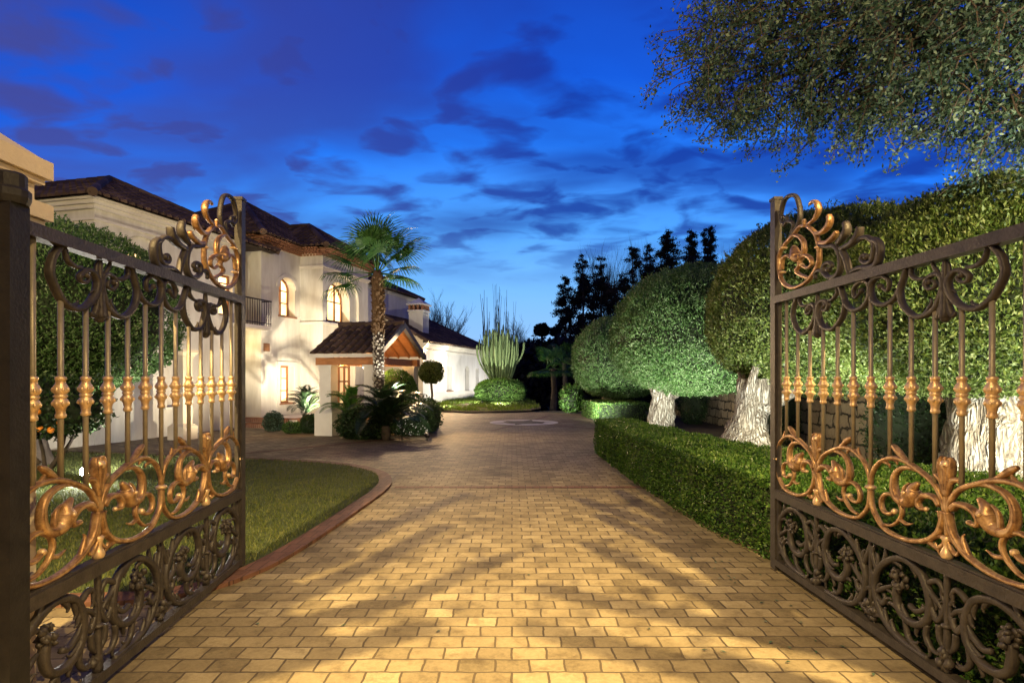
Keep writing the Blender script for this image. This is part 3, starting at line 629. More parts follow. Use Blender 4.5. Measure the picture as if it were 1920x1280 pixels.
# ------------------------------------------------------------------ the villa (local axes: x along the facade, y into the house, z up)
HA = math.atan2(.969, .247)
villa = thing('villa', 'cream two storey villa with dark tiled hip roofs and lit arched windows', 'house', (-10.6, 14.9, 0), HA)
HW = Matrix.Translation((-10.6, 14.9, 0)) @ Matrix.Rotation(HA, 4, 'Z')
def hw(x, y, z): return HW @ Vector((x, y, z))
def arch(u0, u1, v0, v1, rise=None, n=12):
    """opening outline; with a rise the head is an arch"""
    if not rise: return [(u0, v0), (u1, v0), (u1, v1), (u0, v1)]
    c = (u0 + u1) / 2; w = (u1 - u0) / 2; pts = [(u0, v0), (u1, v0)]
    for i in range(n + 1):
        a = PI * i / n; pts.append((c + w * math.cos(a), v1 - rise + rise * math.sin(a)))
    return pts
def wall(m, o, ud, inw, outline, holes, depth=.30, mi=0):
    """flat wall with openings and their reveals"""
    o, ud, inw = Vector(o), Vector(ud), Vector(inw); zd = Vector((0, 0, 1))
    loops = [outline] + [h for h, d in holes]
    flat = [p for l in loops for p in l]
    tris = tessellate_polygon([[Vector((a, b, 0)) for a, b in l] for l in loops])
    P = [o + ud * a + zd * b for a, b in flat]
    nrm = -inw; fs = []
    for t in tris:
        q = (P[t[1]] - P[t[0]]).cross(P[t[2]] - P[t[0]])
        fs.append(t if q.dot(nrm) > 0 else t[::-1])
    m.add(P, fs, mi)
    for h, d in holes:
        d = d or depth
        for i in range(len(h)):
            a, b = h[i], h[(i + 1) % len(h)]
            A, B = o + ud * a[0] + zd * a[1], o + ud * b[0] + zd * b[1]
            m.add([A, B, B + inw * d, A + inw * d], [(0, 1, 2, 3)], mi)
def back(m, o, ud, inw, hole, d, mi=0):
    o, ud, inw = Vector(o), Vector(ud), Vector(inw)
    m.add([o + ud * a + inw * d + Vector((0, 0, b)) for a, b in hole], [tuple(range(len(hole)))], mi)
def window(o, ud, inw, hole, d, cols=2, rows=(.5,), name='window', pane='pane', fw=.07, sill=True, label=None, frame='wood'):
    o, ud, inw = Vector(o), Vector(ud), Vector(inw); zd = Vector((0, 0, 1))
    us = [p[0] for p in hole]; vs_ = [p[1] for p in hole]; u0, u1, v0, v1 = min(us), max(us), min(vs_), max(vs_)
    m = MB(); at = lambda a, b, dd: o + ud * a + zd * b + inw * dd
    cu, cv = (u0 + u1) / 2, (v0 + v1) / 2
    inn = []
    for i, (a, b) in enumerate(hole):           # frame following the outline
        inn.append((cu + (a - cu) * (1 - 2 * fw / (u1 - u0)), cv + (b - cv) * (1 - 2 * fw / (v1 - v0))))
    n = len(hole)
    for i in range(n):
        j = (i + 1) % n
        m.add([at(*hole[i], d - .05), at(*hole[j], d - .05), at(*inn[j], d - .05), at(*inn[i], d - .05)], [(0, 1, 2, 3)])
        m.add([at(*inn[i], d - .05), at(*inn[j], d - .05), at(*inn[j], d), at(*inn[i], d)], [(0, 1, 2, 3)])
    def bar(a0, a1, b0, b1):
        q = [at(a0, b0, d - .045), at(a1, b0, d - .045), at(a1, b1, d - .045), at(a0, b1, d - .045), at(a0, b0, d - .004), at(a1, b0, d - .004), at(a1, b1, d - .004), at(a0, b1, d - .004)]
        m.add(q, [(0, 1, 2, 3), (0, 4, 5, 1), (1, 5, 6, 2), (2, 6, 7, 3), (3, 7, 4, 0)])
    def span_v(a):   # height of the opening at a
        hs = [b for (x1, b1), (x2, b2) in zip(hole, hole[1:] + hole[:1]) if (x1 - a) * (x2 - a) <= 0 and x1 != x2 for b in [b1 + (b2 - b1) * (a - x1) / (x2 - x1)]]
        return min(hs), max(hs)
    for k in range(1, cols):
        a = u0 + (u1 - u0) * k / cols; b0, b1 = span_v(a); bar(a - fw * .55, a + fw * .55, b0, b1)
    for rr in rows:
        b = v0 + (v1 - v0) * rr; bar(u0 + fw * .6, u1 - fw * .6, b - fw * .28, b + fw * .28)
    w = m.build(name, M[frame], villa)
    if label: w['label'] = label
    m = MB(); m.add([at(a, b, d) for a, b in hole], [tuple(range(n))]); m.build('pane', M[pane], w)
    if sill:
        m = MB(); m.add([at(u0 - .06, v0 - .05, -.07), at(u1 + .06, v0 - .05, -.07), at(u1 + .06, v0, -.07), at(u0 - .06, v0, -.07), at(u0 - .06, v0 - .05, d - .06), at(u1 + .06, v0 - .05, d - .06), at(u1 + .06, v0 + .004, d - .06), at(u0 - .06, v0 + .004, d - .06)], [(0, 1, 2, 3), (3, 2, 6, 7), (0, 4, 5, 1), (0, 3, 7, 4), (1, 5, 6, 2)])
        m.build('sill', M['brick'], w)
    return w
def clip_line(poly, a):
    """interval of v where the line u = a crosses the polygon"""
    vs = []
    for (u1, v1), (u2, v2) in zip(poly, poly[1:] + poly[:1]):
        if (u1 - a) * (u2 - a) < 0: vs.append(v1 + (v2 - v1) * (a - u1) / (u2 - u1))
    return (min(vs), max(vs)) if len(vs) >= 2 else None
def tiles(m, P, pitch=.24, course=.42, r=.080):
    """barrel tiles over one planar roof face, P[0]->P[1] is the eave"""
    P = [Vector(p) for p in P]; e = (P[1] - P[0]).normalized(); n = (P[1] - P[0]).cross(P[-1] - P[0]).normalized()
    if n.z < 0: n = -n
    g = n.cross(e).normalized()
    if g.z < 0: g = -g
    poly = [((p - P[0]).dot(e), (p - P[0]).dot(g)) for p in P]
    m.add(P, [tuple(range(len(P)))], 1)
    u0, u1 = min(p[0] for p in poly), max(p[0] for p in poly); k = max(1, round((u1 - u0) / pitch)); st = (u1 - u0) / k
    S = 6; rg = random.Random(int(u1 * 100))
    for i in range(k):
        a = u0 + (i + .5) * st; iv = clip_line(poly, a)
        if not iv: continue
        lo, hi = iv; q = lo; 
        while q < hi - .04:
            h = min(q + course, hi); off = rg.uniform(-.008, .008); vs = []
            for (vv, rr, lift) in ((q - .03, r * 1.08, .022), (h, r * .9, .004)):
                for j in range(S + 1):
                    w = PI * j / S
                    vs.append(P[0] + e * (a + off + math.cos(w) * rr) + g * vv + n * (math.sin(w) * rr + lift - .02))
            fs = [(j, j + 1, S + 2 + j, S + 1 + j) for j in range(S)]; fs.append(tuple(range(S, -1, -1)))
            m.add(vs, fs, 0); q = h
def ridge(m, a, b, r=.12):
    a, b = Vector(a), Vector(b); n = max(1, int((b - a).length / .42))
    for i in range(n):
        p, q = a.lerp(b, i / n), a.lerp(b, (i + 1) / n); m.tube([p + Vector((0, 0, .02)), q + Vector((0, 0, .05))], [r, r * .85], 8)
def hip(name, x0, x1, y0, y1, z, slope, ov=.38, sides='fbse', label=None):
    """hipped roof over a rectangle"""
    m = MB(); x0 -= ov; x1 += ov; y0 -= ov; y1 += ov
    lx, ly = x1 - x0, y1 - y0; k = min(lx, ly) / 2; h = z + k * slope
    if lx >= ly: r0, r1 = (x0 + k, (y0 + y1) / 2, h), (x1 - k, (y0 + y1) / 2, h)
    else: r0, r1 = ((x0 + x1) / 2, y0 + k, h), ((x0 + x1) / 2, y1 - k, h)
    A, B, D_, E_ = (x0, y0, z), (x1, y0, z), (x1, y1, z), (x0, y1, z)
    if lx >= ly: F = [[A, B, r1, r0], [B, D_, r1], [D_, E_, r0, r1], [E_, A, r0]]
    else: F = [[A, B, r0], [B, D_, r1, r0], [D_, E_, r1], [E_, A, r0, r1]]
    for f in F: tiles(m, f)
    for c_, r_ in ((A, r0), (B, r1 if lx >= ly else r0), (D_, r1), (E_, r0 if lx >= ly else r1)): ridge(m, c_, r_)
    if (Vector(r0) - Vector(r1)).length > .1: ridge(m, r0, r1)
    m.add([(x0 + .02, y0 + .02, z - .03), (x1 - .02, y0 + .02, z - .03), (x1 - .02, y1 - .02, z - .03), (x0 + .02, y1 - .02, z - .03)], [(0, 1, 2, 3)], 1)
    o = m.build(name, [M['tile'], M['tiledark']], villa); return o
F_, I_ = (1, 0, 0), (0, 1, 0)       # facade direction, inwards
E1, EI = (0, 1, 0), (1, 0, 0)       # end walls
# left block
mA = MB()
aw = arch(1.0, 1.85, 4.15, 5.30, .34); an = arch(.80, 2.05, 3.6, 5.62, .40); lw = arch(2.25, 3.15, .85, 2.3); uw = arch(4.30, 4.95, 3.75, 5.1)
wall(mA, (0, 0, 0), F_, I_, [(0, 0), (5.2, 0), (5.2, 6.25), (0, 6.25)], [(an, .10), (lw, .22), (uw, .2)])
wall(mA, (0, .10, 0), F_, I_, an, [(aw, .26)])
back(mA, (0, 0, 0), F_, I_, lw, .22)
wall(mA, (0, 0, 0), E1, EI, [(0, 0), (10, 0), (10, 6.25), (0, 6.25)], [])
wall(mA, (5.2, 0, 0), E1, (-1, 0, 0), [(0, 0), (1.3, 0), (1.3, 6.25), (0, 6.25)], [])
mA.bx(.05, 5.15, 1.4, 9.95, 0, 6.2)
mA.build('left_wing_wall', M['wall'], villa)
window((0, .10, 0), F_, I_, aw, .26, 2, (.5,), label='arched upper window half hidden by the round tree crown')
window((0, 0, 0), F_, I_, uw, .2, 1, (.45, .8), sill=False)
m = MB()
for z0, z1, e in ((5.72, 5.78, .05), (6.0, 6.10, .10), (6.10, 6.20, .18), (6.20, 6.27, .27)):
    m.bx(-e, 5.2, -e, .0, z0, z1); m.bx(-e, 0, 0, 10, z0, z1)
m.build('cornice', M['trim'], villa)
m = MB(); m.bx(2.15, 3.25, -.05, .0, .78, .85); m.build('niche_sill', M['trim'], villa)
hip('roof', 0, 6.6, 0, 10, 6.28, .49, .36)
# recess with the balcony
mR = MB(); rd = arch(5.45, 6.25, .30, 2.45); rw = arch(5.5, 6.2, 3.62, 5.2)
wall(mR, (0, 1.3, 0), F_, I_, [(5.2, 0), (6.4, 0), (6.4, 6.3), (5.2, 6.3)], [(rd, .25), (rw, .2)])
mR.build('recess_wall', M['wall'], villa)
window((0, 1.3, 0), F_, I_, rw, .2, 2, (.33, .66), sill=False, pane='pane2')
m = MB(); m.bx(5.45, 6.25, 1.49, 1.55, .30, 2.45); dr = m.build('door', M['wood'], villa)
m = MB()
for k in range(2):
    for j in range(3): m.bx(5.53 + k * .36, 5.81 + k * .36, 1.475, 1.495, .45 + j * .65, 1.0 + j * .65)
m.build('door_panel', M['wood'], dr)
m = MB(); m.bx(4.7, 6.45, -.42, 1.3, 3.40, 3.52); bal = m.build('balcony', M['trim'], villa)
m = MB(); m.bx(4.7, 6.45, -.40, -.36, 4.40, 4.44); m.bx(4.7, 6.45, -.39, -.37, 3.60, 3.63)
for k in range(15): m.tube([(4.72 + k * .122, -.38, 3.52), (4.72 + k * .122, -.38, 3.95), (4.72 + k * .122, -.38, 4.41)], [.011, .016, .011], 6)
m.bx(6.41, 6.45, -.36, 0, 4.40, 4.44); m.bx(4.7, 4.74, -.36, 0, 4.40, 4.44)
m.build('balcony_railing', M['metal'], bal)
# central block
mB = MB(); bw = arch(7.41, 8.40, 4.05, 5.52, .42); bl = arch(7.42, 8.32, .72, 2.15)
wall(mB, (0, 0, 0), F_, I_, [(6.4, 0), (8.77, 0), (8.77, 6.5), (6.4, 6.5)], [(bw, .34), (bl, .30)])
wall(mB, (6.4, 0, 0), E1, EI, [(0, 0), (1.3, 0), (1.3, 6.5), (0, 6.5)], [])
wall(mB, (12.46, 0, 0), F_, I_, [(0, 0), (1.54, 0), (1.54, 6.5), (0, 6.5)], [])
wall(mB, (14.0, 0, 0), E1, (-1, 0, 0), [(0, 0), (7.6, 0), (7.6, 6.5), (0, 6.5)], [])
mB.bx(6.45, 13.95, 1.35, 7.55, 0, 6.45)
mB.bx(6.5, 8.6, .5, 1.3, 0, .6); 
mB.build('central_wall', M['wall'], villa)
window((0, 0, 0), F_, I_, bw, .34, 2, (.36, .68), label='glowing arched upper window in the cream wall left of the palm')
window((0, 0, 0), F_, I_, bl, .30, 2, (.33, .66), label='glowing square headed ground floor window left of the porch column')
m = MB()
for a0, a1, b0, b1 in ((7.26, 7.42, .60, 2.30), (8.32, 8.48, .60, 2.30), (7.42, 8.32, 2.15, 2.30)): m.bx(a0, a1, -.06, 0, b0, b1)
m.build('window_surround', M['trim'], villa)
m = MB(); n = 14
for i in range(n):
    a, b = PI * i / n, PI * (i + 1) / n
    for d in (0,): 
        q = [(7.905 + r_ * math.cos(w), -.035, 5.10 + r_ * .85 * math.sin(w)) for r_, w in ((.51, a), (.66, a), (.66, b), (.51, b))]
        m.add(q + [(x, 0, z) for x, y, z in q], [(0, 1, 2, 3), (1, 5, 6, 2), (0, 3, 7, 4)])
m.build('arch_moulding', M['trim'], villa)
# projecting bay
mY = MB(); sw = arch(9.27, 11.03, 4.02, 5.66, .80); sn = arch(8.98, 11.62, 3.95, 5.95, .95)
dh = arch(9.5, 11.3, .30, 2.75)
wall(mY, (0, -1, 0), F_, I_, [(8.77, 0), (12.46, 0), (12.46, 6.5), (8.77, 6.5)], [(sn, .12), (dh, .30)])
wall(mY, (0, -.88, 0), F_, I_, sn, [(sw, .42)])
wall(mY, (8.77, -1, 0), E1, EI, [(0, 0), (1, 0), (1, 6.5), (0, 6.5)], [])
wall(mY, (12.46, -1, 0), E1, (-1, 0, 0), [(0, 0), (1, 0), (1, 6.5), (0, 6.5)], [])
mY.build('bay_wall', M['wall'], villa)
window((0, -.88, 0), F_, I_, sw, .42, 3, (.52,), label='large glowing arched window above the porch', fw=.08)
dw = window((0, -1, 0), F_, I_, dh, .30, 4, (.25, .5, .75), name='entrance_door', pane='pane2', sill=False, label='orange wooden glazed entrance door under the porch', fw=.12)
m = MB(); m.bx(8.70, 12.53, -1.05, -1.0, 3.80, 3.90); m.bx(8.70, 8.77, -1.0, 0, 3.80, 3.90); m.build('string_course', M['trim'], villa); m = MB()
for z0, z1, e in ((5.98, 6.06, .04), (6.06, 6.12, .08)):
    m.bx(8.77 - e, 12.46 + e, -1 - e, -1, z0, z1); m.bx(8.77 - e, 8.77, -1, 0, z0, z1)
m.build('bay_cornice', M['trim'], villa)
# corbelled brick eaves round the central block and the bay
m = MB()
def corbel(path, base):
    for lev, (z0, z1, e) in enumerate(((6.50, 6.58, .06), (6.58, 6.66, .14), (6.66, 6.74, .22), (6.74, 6.82, .30))):
        for (x0, y0, x1, y1, nx, ny) in path:
            L_ = math.hypot(x1 - x0, y1 - y0); k = int(L_ / .13); tx, ty = (x1 - x0) / L_, (y1 - y0) / L_
            for i in range(k):
                a = (i + .5 + .5 * (lev % 2)) / k * L_
                cx, cy = x0 + tx * a + nx * (e - .2) / 2, y0 + ty * a + ny * (e - .2) / 2
                m.box((cx, cy, (z0 + z1) / 2), (.10 if abs(tx) > .5 else .2 + e, .2 + e if abs(tx) > .5 else .10, .066), 0, 0)
corbel([(6.2, 0, 8.77, 0, 0, -1), (8.77, -1, 8.77, 0, -1, 0), (8.6, -1, 12.7, -1, 0, -1), (6.4, 0, 6.4, 1.5, -1, 0), (12.46, 0, 14.2, 0, 0, -1)], 0)
m.bx(6.3, 8.80, -.03, .4, 6.50, 6.83, 1); m.bx(8.74, 12.5, -1.03, -.6, 6.50, 6.83, 1); m.bx(6.37, 6.7, 0, 1.5, 6.5, 6.825, 1); m.bx(8.73, 9.1, -1, 0, 6.5, 6.835, 1)
m.build('eaves_corbel', [M['brick'], M['render']], villa)
hip('roof', 6.4, 14.0, 0, 7.6, 6.83, .60, .34)
# bay roof runs back into the main roof
m = MB(); e0, e1, ye, yb, z0 = 8.77 - .38, 12.46 + .38, -1.38, 3.0, 6.84; xm = (e0 + e1) / 2; k = (e1 - e0) / 2; zr = z0 + k * .62
tiles(m, [(e0, ye, z0), (e1, ye, z0), (xm, ye + k, zr)]); tiles(m, [(e1, ye, z0), (e1, yb, z0), (xm, yb, zr), (xm, ye + k, zr)]); tiles(m, [(e0, yb, z0), (e0, ye, z0), (xm, ye + k, zr), (xm, yb, zr)])
for c_ in ((e0, ye, z0), (e1, ye, z0)): ridge(m, c_, (xm, ye + k, zr))
ridge(m, (xm, ye + k, zr), (xm, yb, zr)); m.build('bay_roof', [M['tile'], M['tiledark']], villa)
# upper block behind
mC = MB(); mC.bx(13.5, 24, 1.6, 8.0, 0, 6.62); mC.bx(13.4, 24.1, 1.5, 8.1, 6.62, 6.76); mC.build('upper_block_wall', M['wallw'], villa)
hip('roof', 13.5, 24, 1.6, 8.0, 6.77, .50, .36)
# single storey wing
x0, x1, zE = 18.8, 31.6, 3.62
mW = MB(); ad = arch(26.05, 26.95, .15, 2.45, .30); n1 = arch(22.6, 23.5, .85, 2.35); n2 = arch(28.4, 29.2, .85, 2.3)
wall(mW, (0, -1, 0), F_, I_, [(x0, 0), (x1, 0), (x1, zE), (x0, zE)], [(ad, .26), (n1, .30), (n2, .30)])
back(mW, (0, -1, 0), F_, I_, n1, .30); back(mW, (0, -1, 0), F_, I_, n2, .30)
wall(mW, (x1, -1, 0), E1, (-1, 0, 0), [(0, 0), (8, 0), (8, zE), (0, zE)], [])
mW.bx(24.2, 31.5, 0, 7, 0, 3.5)
mW.bx(30.6, 31.7, -1.12, -1.0, 0, 3.3)
mW.build('side_wing_wall', M['wallw'], villa)
m = MB(); wall(m, (x0, -1, 0), E1, EI, [(0, 0), (4.9, 0), (4.9, zE + .16 + 4.9 * .545), (0, zE + .16)], []); m.build('gable_wall', M['render'], villa)
m = MB(); back(m, (0, -1, 0), F_, I_, ad, .25); dd = m.build('side_door', simple('grey_door', (.36, .35, .33), (.44, .43, .41), 3, .6, .15, stretch=(8, 8, 1)), villa)
m = MB()
for sx in (22.5, 28.3): m.bx(sx, sx + 1.1, -1.08, -1.0, .78, .85)
m.build('niche_sill', M['brick'], villa)
m = MB()
for z0, z1, e in ((3.20, 3.28, .05), (3.36, 3.46, .12), (3.46, 3.56, .20), (3.56, 3.63, .28)): m.bx(x0 - .03, x1 + e, -1 - e, -1, z0, z1)
m.bx(x0, 30.6, -1.06, -1.0, .12, .75)
m.build('cornice', M['trim'], villa)
m = MB(); sl = .545; ye = -1.42; kk = 5.7; zt = 3.64 + kk * sl
tiles(m, [(x0 - .15, ye, 3.64), (x1 + .4, ye, 3.64), (x1 + .4 - kk, ye + kk, zt), (x0 - .15, ye + kk, zt)])
tiles(m, [(x1 + .4, ye, 3.64), (x1 + .4, ye + 2 * kk, 3.64), (x1 + .4 - kk, ye + kk, zt)])
ridge(m, (x1 + .4, ye, 3.64), (x1 + .4 - kk, ye + kk, zt)); ridge(m, (x0 - .15, ye, 3.66), (x0 - .15, ye + kk, zt + .02))
m.build('side_wing_roof', [M['tile'], M['tiledark']], villa)
# chimney
CZ = -.38
m = MB(); cx, cy = 20.9, .15; m.bx(cx - .45, cx + .45, cy - .45, cy + .45, 4.3, 5.95 + CZ); m.bx(cx - .52, cx + .52, cy - .52, cy + .52, 5.95 + CZ, 6.05 + CZ)
m.bx(cx - .49, cx + .49, cy - .49, cy + .49, 5.80 + CZ, 5.86 + CZ); ch = m.build('chimney', M['wallw'], villa)
m = MB()
for i in range(4):
    for sgn in (-1, 1):
        q = -.4 + i * .27
        m.box((cx + q, cy + sgn * .43, 6.20 + CZ), (.13, .10, .30)); m.box((cx + sgn * .43, cy + q, 6.20 + CZ), (.10, .13, .30))
m.build('vent_brick', M['brick'], ch)
m = MB(); m.bx(cx - .58, cx + .58, cy - .58, cy + .58, 6.35 + CZ, 6.42 + CZ); m.add([(cx - .56, cy - .56, 6.42 + CZ), (cx + .56, cy - .56, 6.42 + CZ), (cx + .56, cy + .56, 6.42 + CZ), (cx - .56, cy + .56, 6.42 + CZ), (cx, cy, 6.82 + CZ)], [(0, 1, 4), (1, 2, 4), (2, 3, 4), (3, 0, 4)])
m.build('chimney_cap', M['wallw'], ch)
# louvred vent in the wall of the recess
m = MB(); m.bx(6.52, 6.86, -.012, 0, 2.65, 2.95)
for k in range(5): m.bx(6.54, 6.84, -.03, -.012, 2.67 + k * .055, 2.70 + k * .055)
m.build('wall_vent', M['fox'], villa)

# ------------------------------------------------------------------ terrace steps, garden wall, pillar
st = thing('entrance_steps', 'two curved brick edged steps up to the house terrace', 'steps', (-10.6, 14.9, 0), HA)
for nm, yy, z0, z1, xa, xb in (('lower_step', -2.35, .0, .15, 5.25, 9.3), ('upper_step', -1.95, .15, .30, 5.7, 9.5)):
    m = MB(); m.bx(xa, xb, yy, .0 if z1 < .2 else 1.25, z0 + .001, z1 - .04); o = m.build(nm, M['trim'], st)
    m = MB(); k = int((xb - xa) / .075)
    for i in range(k): m.box((xa + (i + .5) * .075, yy + .12, (z0 + z1) / 2 + .004), (.066, .25, z1 - z0), 0)
    for i in range(int(2.0 / .075)): m.box((xa + .12, yy + .3 + (i + .5) * .075, (z0 + z1) / 2 + .004), (.25, .066, z1 - z0), 0)
    m.build('brick_edging', M['brick'], o)
gw = thing('garden_wall', 'low cream garden wall running from the house behind the orange tree', 'wall', (-10.6, 14.9, 0), HA)
m = MB(); m.bx(-9, -.004, .02, .26, 0, 1.45); m.build('wall_body', M['wall'], gw)
m = MB(); m.bx(-9, -.004, -.03, .31, 1.45, 1.53); m.build('coping', M['trim'], gw)
pc = thing('garden_pillar', 'cream square pillar with flared capital standing before the house wall', 'pillar', (-9.15, 16.3, 0), HA)
m = MB(); m.bx(-.17, .17, -.17, .17, .45, 2.25); m.build('shaft', M['render'], pc)
m = MB(); m.bx(-.26, .26, -.26, .26, 0, .36); m.box((0, 0, .405), (.52, .52, .09), 0, 0, .66); m.build('plinth', M['render'], pc)
m = MB(); m.bx(-.20, .20, -.20, .20, 2.25, 2.31); m.box((0, 0, 2.36), (.40, .40, .10), 0, 0, 1.45); m.bx(-.34, .34, -.34, .34, 2.41, 2.48); m.build('capital', M['render'], pc)

# ------------------------------------------------------------------ entrance porch
pr = thing('entrance_porch', 'small gabled porch with brown barrel tiled roof and white column', 'porch', (-5.47, 17.5, 0), HA)
PX0, PX1, PY0, PY1 = -.36, 3.0, -1.85, .42     # along the facade, out from the house
ez = 2.42; rz_ = 3.36; xm = (PX0 + PX1) / 2
m = MB()
tiles(m, [(PX0, PY1, ez), (PX0, PY0, ez), (xm, PY0, rz_), (xm, PY1, rz_)], .25, .38, .080)
tiles(m, [(PX1, PY0, ez), (PX1, PY1, ez), (xm, PY1, rz_), (xm, PY0, rz_)], .25, .38, .080)
ridge(m, (xm, PY1, rz_), (xm, PY0, rz_), .10); m.build('porch_roof', [M['tile'], M['tiledark']], pr)
m = MB()
for s_, xe in ((1, PX0), (-1, PX1)):
    m.add([(xe, PY0 - .03, ez - .12), (xe, PY0 - .03, ez + .03), (xm, PY0 - .03, rz_ + .05), (xm, PY0 - .03, rz_ - .12), (xe, PY0 + .10, ez - .12), (xe, PY0 + .10, ez + .03), (xm, PY0 + .10, rz_ + .05), (xm, PY0 + .10, rz_ - .12)], [(0, 1, 2, 3), (0, 3, 7, 4), (4, 7, 6, 5), (1, 5, 6, 2)])
m.build('barge_board', simple('grey_board', (.10, .10, .11), (.17, .17, .18), 4, .7, .2), pr)
m = MB()
for xx in (0, 2.68): m.bx(xx - .11, xx + .11, PY0 + .12, PY1 - .05, 2.08, 2.30)
for yy in (0, -1.45): m.bx(-.11, 2.79, yy - .10, yy + .10, 2.085, 2.295)
m.build('beam', M['beam'], pr)
m = MB()
for k in range(6):
    yy = PY0 + .2 + k * .39
    for xe, s_ in ((PX0 + .05, 1), (PX1 - .05, -1)):
        a, b = Vector((xe, yy, ez - .03)), Vector((xm, yy, rz_ - .05)); m.tube([a, b], [.05, .05], 4)
m.build('rafter', M['beam'], pr)
m = MB()
for xe in (PX0, PX1):
    a = [(xe, PY0 + .02, ez - .015), (xe, PY1 - .02, ez - .015), (xm, PY1 - .02, rz_ - .025), (xm, PY0 + .02, rz_ - .025)]; m.poly(a)
m.build('soffit', M['beam'], pr)
m = MB(); m.bx(PX0 - .0, PX0 + .05, PY0 + .1, PY1, ez - .12, ez - .02); m.build('fascia', M['trim'], pr)
for xx, yy in ((0, 0), (0, -1.45), (2.68, 0), (2.68, -1.45)):
    m = MB(); m.bx(xx - .19, xx + .19, yy - .19, yy + .19, .80, 2.02); m.bx(xx - .23, xx + .23, yy - .23, yy + .23, 2.02, 2.08)
    m.box((xx, yy, .735), (.58, .58, .13), 0, 0, .66); m.bx(xx - .29, xx + .29, yy - .29, yy + .29, 0, .67)
    m.build('column', M['trim'], pr)
# ------------------------------------------------------------------ clipped olive trees
def crown_pts(r, n, rad, flat, seed, sh=.07, lump=.06, cut=None):
    """points in the outer shell of a clipped crown (local axes, centre at 0)"""
    q = unit(r, n); zneg = q[:, 2] < 0
    e = np.sign(q) * np.abs(q) ** .80; e /= np.linalg.norm(e, axis=1, keepdims=True) ** .55; p = e * np.array(rad); p[zneg, 2] *= flat
    lm2 = np.array([noise.noise(Vector((a[0] * 6 + seed, a[1] * 6, a[2] * 6))) for a in q])
    k = 1 - np.abs(r.normal(0, sh, n)) * .7 + lump * .55 * lm2 + lump * .45 * np.array([noise.noise(Vector((a[0] * 2.2 + seed, a[1] * 2.2, a[2] * 2.2))) for a in q])
    out = r.random(n) < .025; k[out] = 1 + r.random(out.sum()) * .045
    p = p * k[:, None]
    # half of the leaves sit in sprigs that stand out of the clipped face
    h = int(n * .72); mm = max(1, n // 30); ln = .026 * float(np.mean(rad)) ** .8
    ax = q[:mm] * .8 + r.normal(0, .5, (mm, 3)) + np.array([0, 0, .35]); i = r.integers(0, mm, n - h)
    p[h:] = p[i] * 1.0 + ax[i] * (r.random(n - h) * ln * 1.6 - .02)[:, None] + r.normal(0, .012, (n - h, 3)); q = q.copy(); q[h:] = q[i]
    return p, q
def olive(label, base, crown, rad, n, leaf, trunk_r, seed, mat='olive', flat=.78, group='clipped olive trees', bark='bark', th=None):
    """base = trunk foot, crown = crown centre"""
    r = rnd(seed); rg = random.Random(seed)
    t = thing('olive_tree', label, 'tree', base, 0, group)
    c = np.array(crown) - np.array(base)
    P, q = crown_pts(r, n, rad, flat, seed)
    N = q / np.array(rad); N /= np.linalg.norm(N, axis=1, keepdims=True)
    A = N * .55 + np.array([0, 0, .55]) + r.normal(0, .55, (n, 3))
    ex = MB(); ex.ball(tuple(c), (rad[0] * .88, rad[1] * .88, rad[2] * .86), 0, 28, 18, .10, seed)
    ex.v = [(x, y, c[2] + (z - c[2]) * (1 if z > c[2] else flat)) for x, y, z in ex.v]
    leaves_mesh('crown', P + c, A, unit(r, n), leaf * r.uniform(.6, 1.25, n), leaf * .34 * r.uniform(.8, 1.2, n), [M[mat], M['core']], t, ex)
    # gnarled trunk
    hgt = th or c[2] - rad[2] * flat * .45; m = MB(); nn, hh = 26, 22; vs = []
    dx, dy = c[0] * .16, c[1] * .3
    for j in range(hh + 1):
        s = j / hh; rr = trunk_r * (1.25 - .95 * s + .55 * s * s) * (1 + .5 * math.exp(-s * 9))
        for i in range(nn):
            a = 2 * PI * i / nn + s * 1.1; q_ = Vector((math.cos(a) * 1.6, math.sin(a) * 1.6, s * 2.4 + seed))
            k = 1 + .42 * noise.noise(q_) + .22 * noise.noise(q_ * 2.7) + .13 * abs(math.sin(a * 3.5 + 2 * noise.noise(q_ * .7)))
            vs.append((dx * s ** 1.3 + math.cos(a) * rr * k, dy * s ** 1.3 + math.sin(a) * rr * k, -.05 + s * hgt))
    m.add(vs, [(j * nn + i, j * nn + (i + 1) % nn, (j + 1) * nn + (i + 1) % nn, (j + 1) * nn + i) for j in range(hh) for i in range(nn)])
    m.build('trunk', M[bark], t, True)
    for k in range(5):
        a = k * 1.7 + seed; b0 = Vector((dx * .75 + math.cos(a) * trunk_r * .45, dy * .75 + math.sin(a) * trunk_r * .45, hgt * .62))
        d = Vector((math.cos(a) * .8 + c[0] * .45, math.sin(a) * .8, .9)); mm = MB()
        pts = [b0 - d * .15, b0 + d * .18, b0 + d * .42 + Vector((rg.uniform(-.1, .1), rg.uniform(-.1, .1), .06)), b0 + d * .8 + Vector((0, 0, .2))]
        mm.tube(cr(pts, 4), [trunk_r * (.42 - .26 * i / 12) * (1 + .35 * noise.noise(Vector((i * .9, seed, k)))) for i in range(13)], 9); mm.build('limb', M[bark], t, True)
    return t
olive('nearest clipped olive tree seen through the right gate leaf, massive pale trunk', (6.15, 7.45, 0), (7.1, 8.0, 2.68), (2.75, 2.55, 1.72), 160000, .068, .50, 1, 'olivew')
olive('clipped olive tree with gnarled white lit trunk just left of the right gate post', (4.45, 11.3, 0), (6.1, 11.4, 2.95), (2.1, 2.7, 1.98), 120000, .070, .36, 2, 'olivew', .80, th=1.75)
olive('broad dome clipped olive tree with lit trunk above the hedge end', (4.35, 17.4, 0), (5.4, 17.4, 2.72), (2.45, 3.1, 2.28), 115000, .075, .34, 3, 'olive', .68, th=1.7)
